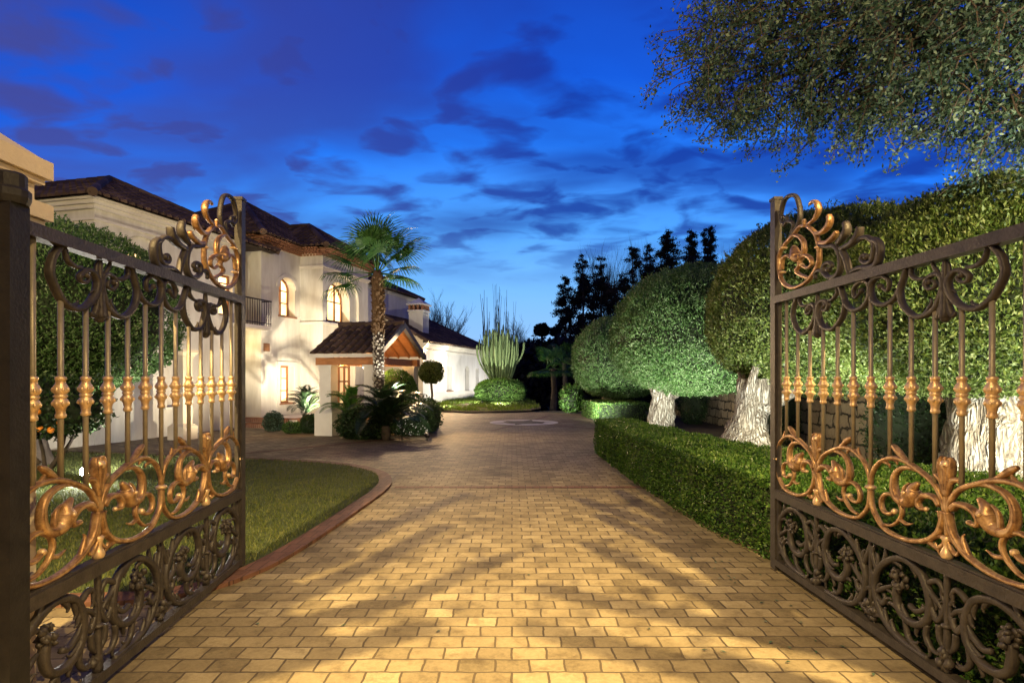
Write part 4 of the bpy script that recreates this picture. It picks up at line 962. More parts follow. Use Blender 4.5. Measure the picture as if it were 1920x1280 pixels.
olive('farthest clipped olive tree of the row at the end of the drive', (4.5, 27.2, 0), (4.8, 26.4, 2.4), (2.1, 3.3, 2.05), 55000, .085, .38, 4, 'olive', .82)
olive('large mushroom clipped tree on the lawn behind the left gate leaf', (-9.3, 11.3, 0), (-8.9, 11.2, 2.95), (2.25, 2.3, 1.75), 75000, .070, .24, 5, 'olive', .92, None, 'darkbark')

# ------------------------------------------------------------------ box hedges
def hedge(name, label, pl, pr_, h, n, leaf, mat, seed, cat='hedge', z0=0, bulge=.05):
    """hedge between a left and a right edge line (same number of points)"""
    r = rnd(seed); Ls = np.array(pl, float); Rs = np.array(pr_, float); k = len(Ls)
    t = thing(name, label, cat, (Ls[0][0], Ls[0][1], z0))
    o = np.array([Ls[0][0], Ls[0][1]])
    segs, area = [], []
    for i in range(k - 1):
        ll = np.linalg.norm(Ls[i + 1] - Ls[i]); lr = np.linalg.norm(Rs[i + 1] - Rs[i]); w = np.linalg.norm(Ls[i] - Rs[i])
        segs += [('L', i), ('R', i), ('T', i)]; area += [ll * h, lr * h * .5, (ll + lr) / 2 * w]
    for e in (0, k - 1): segs.append(('E', e)); area.append(np.linalg.norm(Ls[e] - Rs[e]) * h)
    area = np.array(area); cnt = (area / area.sum() * n).astype(int)
    PP, NN = [], []
    for (s, i), c_ in zip(segs, cnt):
        a, b = r.random(c_), r.random(c_)
        if s in 'LR':
            Q = Ls if s == 'L' else Rs; O = Rs if s == 'L' else Ls
            p = Q[i] + (Q[i + 1] - Q[i]) * a[:, None]; nv = (Q[i] - O[i]) / np.linalg.norm(Q[i] - O[i])
            P = np.column_stack([p, h * b]); N = np.tile(np.array([nv[0], nv[1], .15]), (c_, 1))
        elif s == 'T':
            p = (Ls[i] + (Ls[i + 1] - Ls[i]) * a[:, None]) * (1 - b[:, None]) + (Rs[i] + (Rs[i + 1] - Rs[i]) * a[:, None]) * b[:, None]
            P = np.column_stack([p, np.full(c_, h)]); N = np.tile(np.array([0, 0, 1.]), (c_, 1))
        else:
            p = Ls[i] + (Rs[i] - Ls[i]) * a[:, None]; j = 1 if i == 0 else i - 1; nv = (Ls[i] - Ls[j]); nv /= np.linalg.norm(nv)
            P = np.column_stack([p, h * b]); N = np.tile(np.array([nv[0], nv[1], .15]), (c_, 1))
        PP.append(P); NN.append(N)
    P = np.concatenate(PP); N = np.concatenate(NN); n = len(P)
    lm = np.array([noise.noise(Vector((a[0] * 2.2, a[1] * 2.2, a[2] * 2.5 + seed))) + .5 * noise.noise(Vector((a[0] * 7, a[1] * 7, a[2] * 7))) for a in P])
    P = P + N * (bulge * lm - np.abs(r.normal(0, .045, n)))[:, None]
    rim = np.clip((P[:, 2] - h * .86) / (h * .14), 0, 1)
    P[:, 2] -= .03 * rim * r.random(n)
    A = N * .7 + np.array([0, 0, .3]) + r.normal(0, .6, (n, 3))
    P = P - np.array([o[0], o[1], 0])
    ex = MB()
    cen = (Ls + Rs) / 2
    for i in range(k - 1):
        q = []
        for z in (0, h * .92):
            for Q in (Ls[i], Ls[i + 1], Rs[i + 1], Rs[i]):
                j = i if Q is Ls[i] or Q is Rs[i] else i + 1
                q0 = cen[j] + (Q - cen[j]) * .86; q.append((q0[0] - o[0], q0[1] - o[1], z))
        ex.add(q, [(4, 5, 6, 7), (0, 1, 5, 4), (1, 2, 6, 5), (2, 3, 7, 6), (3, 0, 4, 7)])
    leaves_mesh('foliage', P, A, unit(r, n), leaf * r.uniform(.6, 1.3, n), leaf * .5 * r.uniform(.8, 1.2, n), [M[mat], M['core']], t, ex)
    return t
hedge('box_hedge', 'long clipped low box hedge bordering the right side of the drive', [(2.52, 2.3), (2.54, 4.6), (2.42, 5.7), (2.20, 6.7), (2.10, 8.2), (1.96, 10.5), (1.88, 13.4)], [(5.3, 2.3), (5.2, 4.6), (5.0, 5.9), (3.95, 7.3), (3.5, 8.6), (3.0, 10.9), (2.75, 13.6)], .79, 110000, .040, 'hedge', 11)
hedge('box_hedge', 'short clipped box hedge at the far end of the drive under the last olive', [(3.25, 22.5), (3.05, 25.8)], [(5.4, 22.5), (5.2, 25.8)], .74, 9000, .055, 'hedge', 12)
# ------------------------------------------------------------------ stone wall behind the olives
m = MB(); ny, nz = 60, 8; vs = []
for j in range(nz + 1):
    for i in range(ny + 1):
        y, z = 2 + 26 * i / ny, 2.3 * j / nz; vs.append((7.3 + .05 * noise.noise(Vector((y * 2.5, z * 3, 0))), y, z))
m.add(vs, [(j * (ny + 1) + i, j * (ny + 1) + i + 1, (j + 1) * (ny + 1) + i + 1, (j + 1) * (ny + 1) + i) for j in range(nz) for i in range(ny)])
m.bx(7.32, 7.7, 2, 28, 0, 2.29); m.bx(7.28, 7.75, 2, 28, 2.305, 2.38)
tag(m.build('stone_wall', M['stone']), 'dry stone wall standing behind the row of clipped olives', 'wall')

# ------------------------------------------------------------------ overhanging oak
def oak():
    r = rnd(21); rg = random.Random(21)
    t = thing('oak_tree', 'holm oak with loose grey green boughs hanging into the sky at top right', 'tree', (11.2, 5.5, 0))
    o = np.array([11.2, 5.5, 0])
    m = MB(); m.tube(cr([(0, 0, -.1), (-.1, .1, 1.6), (-.5, .2, 3.2), (-.9, .5, 4.6)], 5), [.55, .5, .46, .42, .4, .39, .38, .37, .36, .35, .34, .33, .32, .31, .30, .28], 12); m.build('trunk', M['darkbark'], t, True)
    hubs = [(px, py, d) for px, py, d in ((1290, 25, 7.6), (1330, 90, 7.4), (1265, 120, 7.6), (1400, 40, 7.2), (1420, 130, 7.3), (1350, 185, 7.3), (1500, 60, 6.9), (1500, 155, 6.8), (1590, 40, 6.6), (1600, 130, 6.6), (1680, 60, 6.3), (1690, 140, 6.3), (1620, 190, 6.5), (1780, 40, 6.1), (1780, 110, 6.0), (1860, 70, 5.9), (1880, 150, 5.9), (1740, 165, 6.1), (1910, 215, 6.0), (1865, 235, 6.2), (1240, 75, 7.7), (1240, 165, 7.6), (1420, 205, 7.3), (1290, 200, 7.5), (1550, 205, 6.7), (1830, 200, 6.0), (1960, 120, 5.8), (1960, 260, 5.9), (1450, -40, 7.1), (1300, -50, 7.5), (1600, -40, 6.6), (1750, -50, 6.2), (1900, -40, 5.8), (1910, 20, 6.0), (1700, 10, 6.4))]
    PP, AA = [], []; tw = MB()
    main = {}
    for i, (px, py, d) in enumerate(hubs):
        h = np.array([X(px + 95 * max(0, (1700 - px) / 450), d), d, H(py, d)]) - o
        root = np.array([-.9, .5, 4.6]) if i % 3 else np.array([-.5, .2, 3.2])
        mid = (root * .5 + h * .5) + np.array([0, 0, 1.5]); q2 = h * .8 + root * .2 + np.array([0, 0, .75])
        pts = cr([tuple(root), tuple(mid), tuple(q2), tuple(h + np.array([0, 0, .15]))], 5)
        tw.tube(pts, [.075 - .067 * k / 15 for k in range(16)], 5)
        w_ = .30 if py > 150 else .46
        for k in range(24 if py > 150 else 34):
            s = h + r.normal(0, 1, 3) * np.array([w_ * .8, w_, w_ * .55]); e = s + np.array([rg.uniform(-.30, .12), rg.uniform(-.25, .25), -rg.uniform(.05, .38)])
            q = [tuple(h * .6 + s * .4 + np.array([0, 0, .12])), tuple(s), tuple(e)]
            tp = cr(q, 3); tw.tube(tp, [.010, .009, .008, .007, .006, .005, .003], 3, cap=False)
            nl = 46; u = r.random(nl); base = np.array(s) + (np.array(e) - np.array(s)) * u[:, None] + r.normal(0, .055, (nl, 3))
            PP.append(base); AA.append((np.array(e) - np.array(s)) * .5 + r.normal(0, .35, (nl, 3)))
    tw.build('branch', M['darkbark'], t)
    P = np.concatenate(PP); A = np.concatenate(AA); n = len(P)
    leaves_mesh('crown', P, A, unit(r, n),   .056 * r.uniform(.6, 1.3, n), .027 * r.uniform(.7, 1.2, n), M['oak'], t)
oak()

# ------------------------------------------------------------------ planting island by the porch
def fan_palm(loc, hgt):
    t = thing('palm_tree', 'tall fan palm with a scarred pale trunk beside the porch', 'tree', loc); rg = random.Random(3)
    m = MB(); m.tube([(0, 0, -.05), (.02, 0, hgt * .3), (.0, 0, hgt * .62), (-.03, 0, hgt * .66)], [.17, .15, .14, .14], 16); tr = m.build('trunk', M['palmcore'], t, True)
    m = MB(); m.tube([(-.03, 0, hgt * .64), (-.03, 0, hgt * .86), (-.03, 0, hgt * 1.0), (-.03, 0, hgt * 1.04)], [.14, .165, .17, .09], 16); tp = m.build('fibre_sleeve', M['palmtop'], t, True)
    ms, mt = MB(), MB()
    for i in range(430):
        z = .12 + (hgt * .98 - .12) * i / 430; a = i * 2.39996 + random.uniform(-.22, .22); z += random.uniform(-.03, .03); rr = .150 if z < hgt * .64 else .165; big = 1.0 if z < hgt * .64 else 1.35
        d = Vector((math.cos(a), math.sin(a), 0)); s = Vector((-d.y, d.x, 0)); p = d * (rr - .02) + Vector((-.02 * z / hgt, 0, z))
        jj = random.uniform(.6, 1.25); w, h, o = .036 * big * jj, .07 * big * random.uniform(.7, 1.3), .05 * big * jj
        (ms if z < hgt * .64 else mt).add([p - s * w, p + s * w, p + d * o + s * w * .7 + Vector((0, 0, h)), p + d * o - s * w * .7 + Vector((0, 0, h)), p + Vector((0, 0, h * 1.1)) + s * w * .6, p + Vector((0, 0, h * 1.1)) - s * w * .6], [(0, 1, 2, 3), (3, 2, 4, 5), (1, 4, 2), (0, 3, 5)])
    ms.build('leaf_scar', M['palmlow'], tr); mt.build('leaf_stub', M['palmtop'], tp)
    top = Vector((-.03, 0, hgt * 1.02))
    def frond(kind):
        rg = random.Random(kind); r = rnd(kind); m = MB(); pl = .92
        m.tube([(0, 0, 0), (pl * .5, 0, .03), (pl, 0, 0)], [.022, .015, .011], 5)
        P, A, L_, W_ = [], [], [], []
        n = 34; web = []
        for k in range(n):
            a = R(-125 + 250 * k / (n - 1)); ln = .78 * (1 - .22 * abs(math.sin(a / 2)) ** 2) * rg.uniform(.92, 1.05)
            prev = Vector((pl, 0, 0)); d = Vector((math.cos(a), math.sin(a), .10 * math.cos(a * 2)))
            for s in range(4):
                seg = ln / 4; d2 = (d + Vector((0, 0, -.10 - .24 * s * rg.uniform(.6, 1.4) * (1.7 if s == 3 else .45)))).normalized(); nx = prev + d2 * seg
                if s == 0: web.append(tuple(nx + Vector((0, 0, .012 if k % 2 else -.012))))
                P.append((prev + nx) / 2); A.append(nx - prev); L_.append(seg * (1.6 if s < 3 else 1.9)); W_.append((.045, .055, .042, .022)[s]); prev = nx
        m.add([(pl, 0, 0)] + web, [(0, k + 1, k + 2) for k in range(len(web) - 1)])
        P = np.array([tuple(p) for p in P]); A = np.array([tuple(p) for p in A]); N = np.tile(np.array([0, 0, 1.]), (len(P), 1)) + r.normal(0, .15, (len(P), 3))
        o = leaves_mesh('frond', P, A, N, np.array(L_), np.array(W_), [M['fan'], M['fan']], t, m); return o
    protos = [frond(40 + k) for k in range(4)]
    spec = []
    for k in range(18):
        el = R([82, 60, 44, 24, 4, -18, 34][k % 7] + rg.uniform(-6, 6)); az = k * 2.39996 + rg.uniform(-.2, .2); spec.append((el, az))
    for k, (el, az) in enumerate(spec):
        o = protos[k] if k < 4 else protos[k % 4].copy()
        if k >= 4: C.objects.link(o); o.parent = t
        s = rg.uniform(.85, 1.12)
        o.matrix_local = Matrix.Translation(top) @ Matrix.Rotation(az, 4, 'Z') @ Matrix.Rotation(-el, 4, 'Y') @ Matrix.Rotation(rg.uniform(-.3, .3), 4, 'X') @ Matrix.Scale(s, 4)
fan_palm((-3.77, 16.6, 0), 4.55)

def cycad(label, loc, size, nf, seed, mat='cycad', lo=-5, trunk=.35):
    t = thing('cycad', label, 'plant', loc, 0, 'cycads in the porch bed'); rg = random.Random(seed); r = rnd(seed)
    m = MB(); m.lathe([(.11, 0), (.13, trunk * .4), (.12, trunk * .9), (.06, trunk)], (0, 0, 0), 10); m.build('trunk', M['darkbark'], t, True)
    def frond(k):
        L_ = 1.0; m = MB(); P, A, ln, N = [], [], [], []
        pts = [Vector((s * L_ * (1 - .12 * s), 0, .36 * math.sin(s * PI * .62) - .30 * s * s)) for s in [i / 14 for i in range(15)]]
        m.tube(pts, [.012 - .009 * i / 14 for i in range(15)], 4)
        for i in range(56):
            s = .12 + .88 * i / 55; f = s * 14; j = min(int(f), 13); p = pts[j].lerp(pts[j + 1], f - j); td = (pts[j + 1] - pts[j]).normalized()
            l_ = .20 * math.sin(PI * min(1, s * .93 + .06)) ** .6
            for sd in (-1, 1):
                d = (Vector((0, sd, 0)) + td * .75 + Vector((0, 0, .28))).normalized(); P.append(tuple(p + d * l_ * .5)); A.append(tuple(d)); ln.append(l_); N.append((td.x, 0, td.z))
        o = leaves_mesh('frond', np.array(P), np.array(A), np.cross(np.array(A), np.array(N)), np.array(ln), .014, [M[mat], M[mat]], t, m, .05); return o
    pr_ = [frond(k) for k in range(2)]
    for k in range(nf):
        o = pr_[k] if k < 2 else pr_[k % 2].copy()
        if k >= 2: C.objects.link(o); o.parent = t
        el = R(rg.choice([62, 48, 34, 20, 8, lo])) + rg.uniform(-.1, .1); az = k * 2.39996 + rg.uniform(-.2, .2)
        o.matrix_local = Matrix.Translation((0, 0, trunk * .95)) @ Matrix.Rotation(az, 4, 'Z') @ Matrix.Rotation(-el, 4, 'Y') @ Matrix.Scale(size * rg.uniform(.85, 1.1), 4)
    return t
cycad('big dark cycad arching in front of the palm trunk', (-3.45, 16.05, 0), 1.45, 46, 61, 'cycad', -8, .40)
cycad('cycad half hidden behind the white porch column', (-6.5, 18.55, 0), 1.0, 30, 62, 'cycad', 0, .6)
cycad('brightly lit cycad between the porch column and the palm', (-4.75, 17.35, 0), 1.15, 32, 63, 'fan', 5, .55)

def bush(name, label, cat, loc, rad, n, leaf, mat, seed, flat=.9, cz=None, wr=.45, group=None, lump=.26, sh=.16):
    r = rnd(seed); t = thing(name, label, cat, loc, 0, group); cz = rad[2] * flat * .92 if cz is None else cz
    P, q = crown_pts(r, n, rad, flat, seed, sh, lump); c = np.array([0, 0, cz])
    A = q * .6 + np.array([0, 0, .4]) + r.normal(0, .6, (n, 3)); ex = MB(); ex.ball((0, 0, cz), tuple(k * .80 for k in rad), 0, 16, 10, .2, seed)
    ex.v = [(x, y, max(.01, cz + (z - cz) * (1 if z > cz else flat))) for x, y, z in ex.v]
    P = P + c; P[:, 2] = np.maximum(P[:, 2], .02)
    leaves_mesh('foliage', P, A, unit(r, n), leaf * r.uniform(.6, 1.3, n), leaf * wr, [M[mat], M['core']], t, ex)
    return t
fb = bush('flowering_shrub', 'dark rounded shrub dotted with white blossoms at the island edge', 'shrub', (-3.0, 17.35, 0), (.72, .6, .55), 9000, .055, 'shrub', 71)
r = rnd(72); P, q = crown_pts(r, 520, (.74, .62, .57), .9, 71, .02, .18); keep = (q[:, 1] < .5) & (q[:, 2] < .75) & (q[:, 0] < .75); P = P[keep] + np.array([0, 0, .47]); P = P[P[:, 2] > .05]; n = len(P)
fl = leaves_mesh('blossom', np.repeat(P, 3, 0), np.tile(np.array([[1, 0, .2], [-.5, .2, .85], [-.5, -.2, -.85]]), (n, 1)) + r.normal(0, .2, (n * 3, 3)), np.tile(np.array([0, -1., 0]), (n * 3, 1)), .030, .018, M['white'], fb)
bush('island_shrub', 'dark leafy shrub filling the bed below the big cycad', 'shrub', (-4.05, 16.35, 0), (.85, .6, .5), 9000, .07, 'shrub', 73)
bush('island_shrub', 'lit green shrub at the foot of the porch column', 'shrub', (-4.55, 16.95, 0), (.36, .36, .5), 4500, .06, 'hedge', 74)
bush('island_shrub', 'dark shrub between the flowering shrub and the potted tree', 'shrub', (-2.75, 18.0, 0), (.6, .55, .62), 6000, .06, 'shrub', 75)
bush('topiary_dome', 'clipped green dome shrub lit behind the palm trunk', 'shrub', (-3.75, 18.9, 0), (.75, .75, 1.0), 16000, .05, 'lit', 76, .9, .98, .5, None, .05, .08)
bush('step_shrub', 'small grey green shrub beside the brick steps', 'shrub', (-7.6, 18.7, 0), (.32, .3, .34), 2200, .06, 'oak', 77)
bush('step_shrub', 'low purple leaved plant by the porch column base', 'shrub', (-6.2, 18.0, 0), (.3, .25, .32), 3000, .06, 'shrub', 78)
bush('ground_plant', 'low green cushion plant at the edge of the island near the steps', 'shrub', (-6.7, 18.0, 0), (.35, .3, .2), 2000, .05, 'hedge', 79)
# potted standard tree
pt = thing('planter', 'brown clay planter holding the ball headed standard tree', 'planter', (-2.75, 20.0, 0))
m = MB(); m.lathe([(.24, 0), (.27, .1), (.34, .55), (.40, .58), (.40, .66), (.36, .66), (.35, .60), (0.02, .60)], (0, 0, 0), 20); m.build('pot_body', M['pot'], pt, True)
lt = thing('standard_tree', 'small ball headed tree on a bare stem in the planter', 'tree', (-2.75, 20.0, .60))
m = MB(); m.tube([(0, 0, -.02), (.03, 0, .5), (-.01, 0, 1.0), (0, 0, 1.35)], [.045, .04, .038, .03], 8); m.build('stem', M['bark'], lt, True)
r = rnd(81); n = 7000; P, q = crown_pts(r, n, (.44, .44, .40), .95, 81, .22, .2); ex = MB(); ex.ball((0, 0, 1.28), (.30, .30, .26), 0, 12, 8, .3)
leaves_mesh('crown', P + np.array([0, 0, 1.28]), q * .6 + r.normal(0, .6, (n, 3)), unit(r, n), .055, .03, [M['olivew'], M['core']], lt, ex)

# ------------------------------------------------------------------ orange tree on the lawn
ot = bush('orange_tree', 'small orange tree with ripe fruit under the mushroom clipped tree', 'tree', (-7.75, 9.75, 0), (.95, .8, .62), 5200, .085, 'shrub', 91, .8, 1.2, .5, None, .3, .3)
m = MB()
for a, b in (((0, 0, 0), (-.3, .1, 1.1)), ((0, 0, .1), (.45, -.1, 1.0)), ((.1, 0, .25), (.3, .4, 1.1)), ((-.1, 0, .3), (-.7, -.2, 1.0))): m.tube(cr([a, ((a[0] + b[0]) / 2 + .06, (a[1] + b[1]) / 2, (a[2] + b[2]) / 2 - .05), b], 4), [.045, .04, .036, .032, .028, .024, .02, .016, .012], 7)
m.build('trunk', M['darkbark'], ot, True)
rg = random.Random(5)
for dx, dz in ((.15, .95), (.32, .92), (.48, .90), (.60, 1.02), (.0, 1.12), (-.35, .98), (.42, 1.2), (-.6, 1.15), (.25, 1.4)):
    m = MB(); m.ball((dx, -.55 + rg.uniform(-.15, .1), dz), (.052, .052, .05), 0, 12, 8); m.build('orange', M['orange'], ot, True)

# ------------------------------------------------------------------ end of the drive: verge, candelabra cactus, round hedge
vg = [(-4.8, 29.6), (-3.2, 28.4), (-2.0, 27.7), (-.2, 28.2), (.9, 28.8), (1.5, 30.5), (1.6, 34), (.8, 39), (-1.5, 44), (-4.4, 36)]
m = MB(); m.add([(x, y, .05 + .012 * (y - 27)) for x, y in vg], [tuple(range(len(vg)))]); tag(m.build('verge', M['soil']), kind='structure')
r = rnd(95); n = 16000; xy = np.stack([r.uniform(-4.8, 1.5, n), r.uniform(27.9, 42, n)], 1); xy = xy[inside(xy[:, 0], xy[:, 1], vg)]
nz = np.array([noise.noise(Vector((a * .9, b * .7, 4))) for a, b in xy]); xy = xy[nz > -.16]; n = len(xy)
hh = .16 * r.uniform(.5, 1.5, n); tag(leaves_mesh('verge_grass', np.column_stack([xy, .05 + .012 * (xy[:, 1] - 27) + hh * .45]), np.stack([r.normal(0, .4, n), r.normal(0, .4, n), np.ones(n)], 1), unit(r, n), hh, .028, M['grassl'], None, None, .1), kind='stuff')
ca = thing('candelabra_cactus', 'tall branching candelabra cactus lit green beside the white wing', 'cactus', (-.75, 37.2, .1)); rg = random.Random(9)
def rib(m, pts, rr):
    P = cr(pts, 4); N = len(P); vs = []; n = 10
    for i, p in enumerate(P):
        for j in range(n):
            w = 2 * PI * j / n; k = rr * (1 if j % 2 else .62) * (1 + .10 * math.sin(i * 1.7)) * (1 if i < N - 1 else .45); vs.append(p + Vector((math.cos(w) * k, math.sin(w) * k, 0)))
    m.add(vs, [(i * n + j, i * n + (j + 1) % n, (i + 1) * n + (j + 1) % n, (i + 1) * n + j) for i in range(N - 1) for j in range(n)] + [tuple((N - 1) * n + j for j in range(n))])
for k in range(60):
    a = k * 2.39996; f = k / 59; sp = (.10 + 1.28 * f ** .6) * rg.uniform(.85, 1.12); top = 5.0 - 1.1 * f + rg.uniform(-.8, .3)
    x, y = math.cos(a), math.sin(a); b0 = 0 if k < 9 else rg.uniform(.6, 1.9); d = min(sp, .16 + .26 * b0)
    m = MB()
    rib(m, [(x * d * .6, y * d * .6, b0), (x * (d + .2 * sp), y * (d + .2 * sp), b0 + .45), (x * sp * .85, y * sp * .85, b0 + (top - b0) * .45), (x * sp, y * sp, b0 + (top - b0) * .72), (x * sp * 1.03, y * sp * 1.03, top)], .068 * rg.uniform(.8, 1.25))
    o = m.build('cactus_stem', M['stem'], ca, True)
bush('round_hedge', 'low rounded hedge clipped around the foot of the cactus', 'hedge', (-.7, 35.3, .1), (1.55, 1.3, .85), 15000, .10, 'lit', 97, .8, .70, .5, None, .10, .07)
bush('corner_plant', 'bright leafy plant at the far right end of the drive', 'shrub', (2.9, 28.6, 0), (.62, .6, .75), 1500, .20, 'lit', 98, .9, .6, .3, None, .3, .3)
r = rnd(140); n = 150; xx = np.concatenate([2.2 - np.abs(r.normal(0, .35, 110)), r.uniform(-2, 2.4, 40)]); yy = r.uniform(3.4, 13, n)
tag(leaves_mesh('fallen_leaves', np.column_stack([xx, yy, np.full(n, .012)]), np.column_stack([r.normal(0, 1, (n, 2)), r.normal(0, .12, n)]), np.tile(np.array([0, 0, 1.]), (n, 1)), .042 * r.uniform(.6, 1.2, n), .018, M['oak']), kind='stuff')
# ------------------------------------------------------------------ trees beyond the garden
GZ = -2.0
def conifer(label, px, top, wpx, d, seed, dens=1.0, gap=.25, group='dark conifers beyond the garden'):
    r = rnd(seed); x = X(px, d); h = H(top, d) - GZ; w = wpx * 1.6 / 1100 * d
    t = thing('conifer_tree', label, 'tree', (x, d, GZ), 0, group)
    m = MB(); m.tube([(0, 0, 0), (.05, 0, h * .5), (0, 0, h * .99)], [.22, .14, .02], 6)
    PP, AA = [], []
    for k in range(int(h * 8 * dens)):
        z = h * (.06 + .94 * (k / (h * 8 * dens))); s = 1 - z / h
        if r.random() < gap * .6: continue
        a = r.uniform(0, 2 * PI); ln = w * (.16 + 1.0 * min(1, s / .34) ** .85) * r.uniform(.45, 1.05); e = np.array([math.cos(a) * ln, math.sin(a) * ln, -.05 * ln + r.uniform(-.1, .25)])
        m.tube([(0, 0, z), (e[0] * .6, e[1] * .6, z + e[2] * .6 + .08), (e[0], e[1], z + e[2])], [.03, .02, .008], 3, cap=False)
        nl = int(60 + 70 * ln); u = r.uniform(.15, 1.05, nl) ** .8
        PP.append(np.array([0, 0, z]) + e * u[:, None] + r.normal(0, .10 + .07 * ln, (nl, 3)) * np.array([1, 1, .75])); AA.append(np.tile(e / (ln + .01), (nl, 1)) * .5 + r.normal(0, .5, (nl, 3)) + np.array([0, 0, .25]))
    m.build('trunk', M['darkbark'], t); P = np.concatenate(PP); n = len(P)
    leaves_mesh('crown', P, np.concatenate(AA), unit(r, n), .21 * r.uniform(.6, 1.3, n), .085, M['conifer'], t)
CW = ['slender dark conifer, leftmost of the tree group', 'dark ragged conifer with open top right of the leftmost one', 'dark conifer entangled with the wide bare tree', 'dark conifer with drooping tiers just left of the thin bare tree', 'narrow dark conifer overlapping the thin bare tree', 'broad dense pointed conifer, the most solid of the group', 'pointed conifer standing between the solid one and the twin spires', 'left one of the twin thin spired conifers', 'right and taller one of the twin thin spired conifers']
for i, (px, top, w, d, dn, g) in enumerate(((1060, 518, 17, 60, 1.0, .3), (1093, 478, 22, 58, .9, .45), (1127, 480, 22, 60, .9, .4), (1186, 462, 22, 57, 1.0, .35), (1218, 458, 17, 60, .9, .4), (1252, 436, 26, 55, 1.7, .0), (1296, 436, 18, 56, 1.5, .1), (1321, 428, 12, 58, 1.0, .4), (1332, 423, 13, 57, 1.0, .4))):
    conifer(CW[i], px, top, w, d, 200 + i, dn, g)
def dark_tree(label, px, top, wpx, d, seed, n=9000):
    r = rnd(seed); x = X(px, d); h = H(top, d) - GZ; w = wpx / 1100 * d
    t = thing('dark_tree', label, 'tree', (x, d, GZ), 0, 'dark broadleaf trees beyond the garden'); m = MB(); m.tube([(0, 0, 0), (.1, 0, h * .4), (0, 0, h * .9)], [.25, .2, .04], 7)
    PP = []
    for k in range(26):
        z = h * r.uniform(.22, .96); s = math.sin(PI * min(1, .15 + .85 * (1 - z / h))) ** .6 * w; c = np.array([r.uniform(-1, 1) * s, r.uniform(-1, 1) * s, z])
        m.tube([(0, 0, z * .8), tuple(c * np.array([.5, .5, .92])), tuple(c)], [.05, .03, .012], 4, cap=False)
        PP.append(c + r.normal(0, 1, (n // 26, 3)) * np.array([.5, .5, .42]) * r.uniform(.6, 1.3) * w * .34)
    m.build('trunk', M['darkbark'], t); P = np.concatenate(PP)
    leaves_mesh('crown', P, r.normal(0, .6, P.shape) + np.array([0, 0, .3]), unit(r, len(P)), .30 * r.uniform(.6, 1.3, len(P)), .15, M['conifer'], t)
for i, a in enumerate((('dark broadleaf tree at the left foot of the conifer group', 1068, 545, 26, 62), ('dark broadleaf tree below the wide bare tree', 1112, 512, 28, 64), ('dark broadleaf tree left of the thin bare tree', 1158, 520, 30, 63), ('dark broadleaf tree right of the thin bare tree', 1222, 490, 26, 60), ('brownish rounded tree at the foot of the twin conifers', 1318, 478, 34, 54), ('dark tree mass at the foot of the bare bushy trees', 1385, 482, 36, 56))):
    dark_tree(*a, 600 + i)
def bare_tree(label, px, top, wpx, d, seed, upright=.5, gz=GZ, n0=6, group='leafless trees', fork=.3, maxlev=4):
    rg = random.Random(seed); x = X(px, d); h = H(top, d) - gz; w = wpx / 1100 * d
    t = thing('bare_tree', label, 'tree', (x, d, gz), 0, group); m = MB(); mt = MB(); tips = []
    def grow(p, dr, ln, rr, lev):
        q = [p]; k = 4
        for i in range(k):
            dr = (dr + Vector((rg.uniform(-.16, .16), rg.uniform(-.16, .16), .10 * upright + rg.uniform(-.03, .1)))).normalized(); q.append(q[-1] + dr * ln / k)
        m.tube(q, [max(rr, .010) * 1.35 * (1 - .5 * i / k) for i in range(k + 1)], 5 if lev < 2 else 3, cap=False)
        if lev >= maxlev or rr < .008: tips.append(q[-1]); return
        for i in range(rg.randint(3, 4) if lev < 3 else 3):
            a = rg.uniform(0, 2 * PI); sp = (1 - upright) * .75 + .2; c_ = (dr + Vector((math.cos(a) * sp, math.sin(a) * sp, rg.uniform(0, .25)))).normalized()
            grow(q[rg.randint(2, 4)], c_, ln * rg.uniform(.55, .8), rr * .52, lev + 1)
    f0 = h * fork
    mt.tube([(0, 0, 0), (.05, 0, f0 * .5), (0, 0, f0)], [h * .016, h * .014, h * .012], 7); mt.build('trunk', M['twig'], t)
    for i in range(n0):
        a = 2 * PI * i / n0 + rg.uniform(-.4, .4); s = w / h * 1.5 * rg.uniform(.3, 1)
        grow(Vector((0, 0, f0 * rg.uniform(.7, 1))), Vector((math.cos(a) * s, math.sin(a) * s, 1)).normalized(), h * (1 - fork) * .46, h * .007, 0)
    # fit the crown to the measured height and width
    zs = max(v[2] for v in m.v); xs = sorted(abs(v[0]) for v in m.v)[int(len(m.v) * .97)]; kz, kx = (h - f0) / (zs - f0), w / xs
    m.v = [(a * kx, b * kx, f0 + (c - f0) * kz if c > f0 else c) for a, b, c in m.v]
    m.build('crown', M['twig'], t)
for i, a in enumerate((('wide bare tree with fine twigs behind the left conifers', 1140, 448, 42, 62, .55), ('thin bare tree rising between two conifers', 1207, 438, 24, 62, .7), ('bare bushy tree right of the twin conifers', 1365, 455, 36, 55, .2), ('bare bushy tree nearest to the right gate post', 1415, 458, 34, 54, .2), ('bare fan shaped tree behind the wing roof beside the chimney', 828, 540, 42, 60, .45), ('low bare tree to the right of the cactus', 975, 592, 34, 60, .3))):
    bare_tree(a[0], *a[1:5], 300 + i, a[5], fork=.28, n0=9)
for i, (px, top, w) in enumerate(((912, 545, 9), (926, 532, 10), (942, 538, 11), (955, 556, 10))):
    bare_tree(['bare upright sapling behind the cactus, at its left', 'tallest bare upright sapling behind the cactus', 'bare upright sapling behind the middle of the cactus', 'shorter bare upright sapling behind the right of the cactus'][i], px, top, w, 50, 330 + i, .96, n0=4, fork=.2, group='bare saplings behind the cactus', maxlev=1)
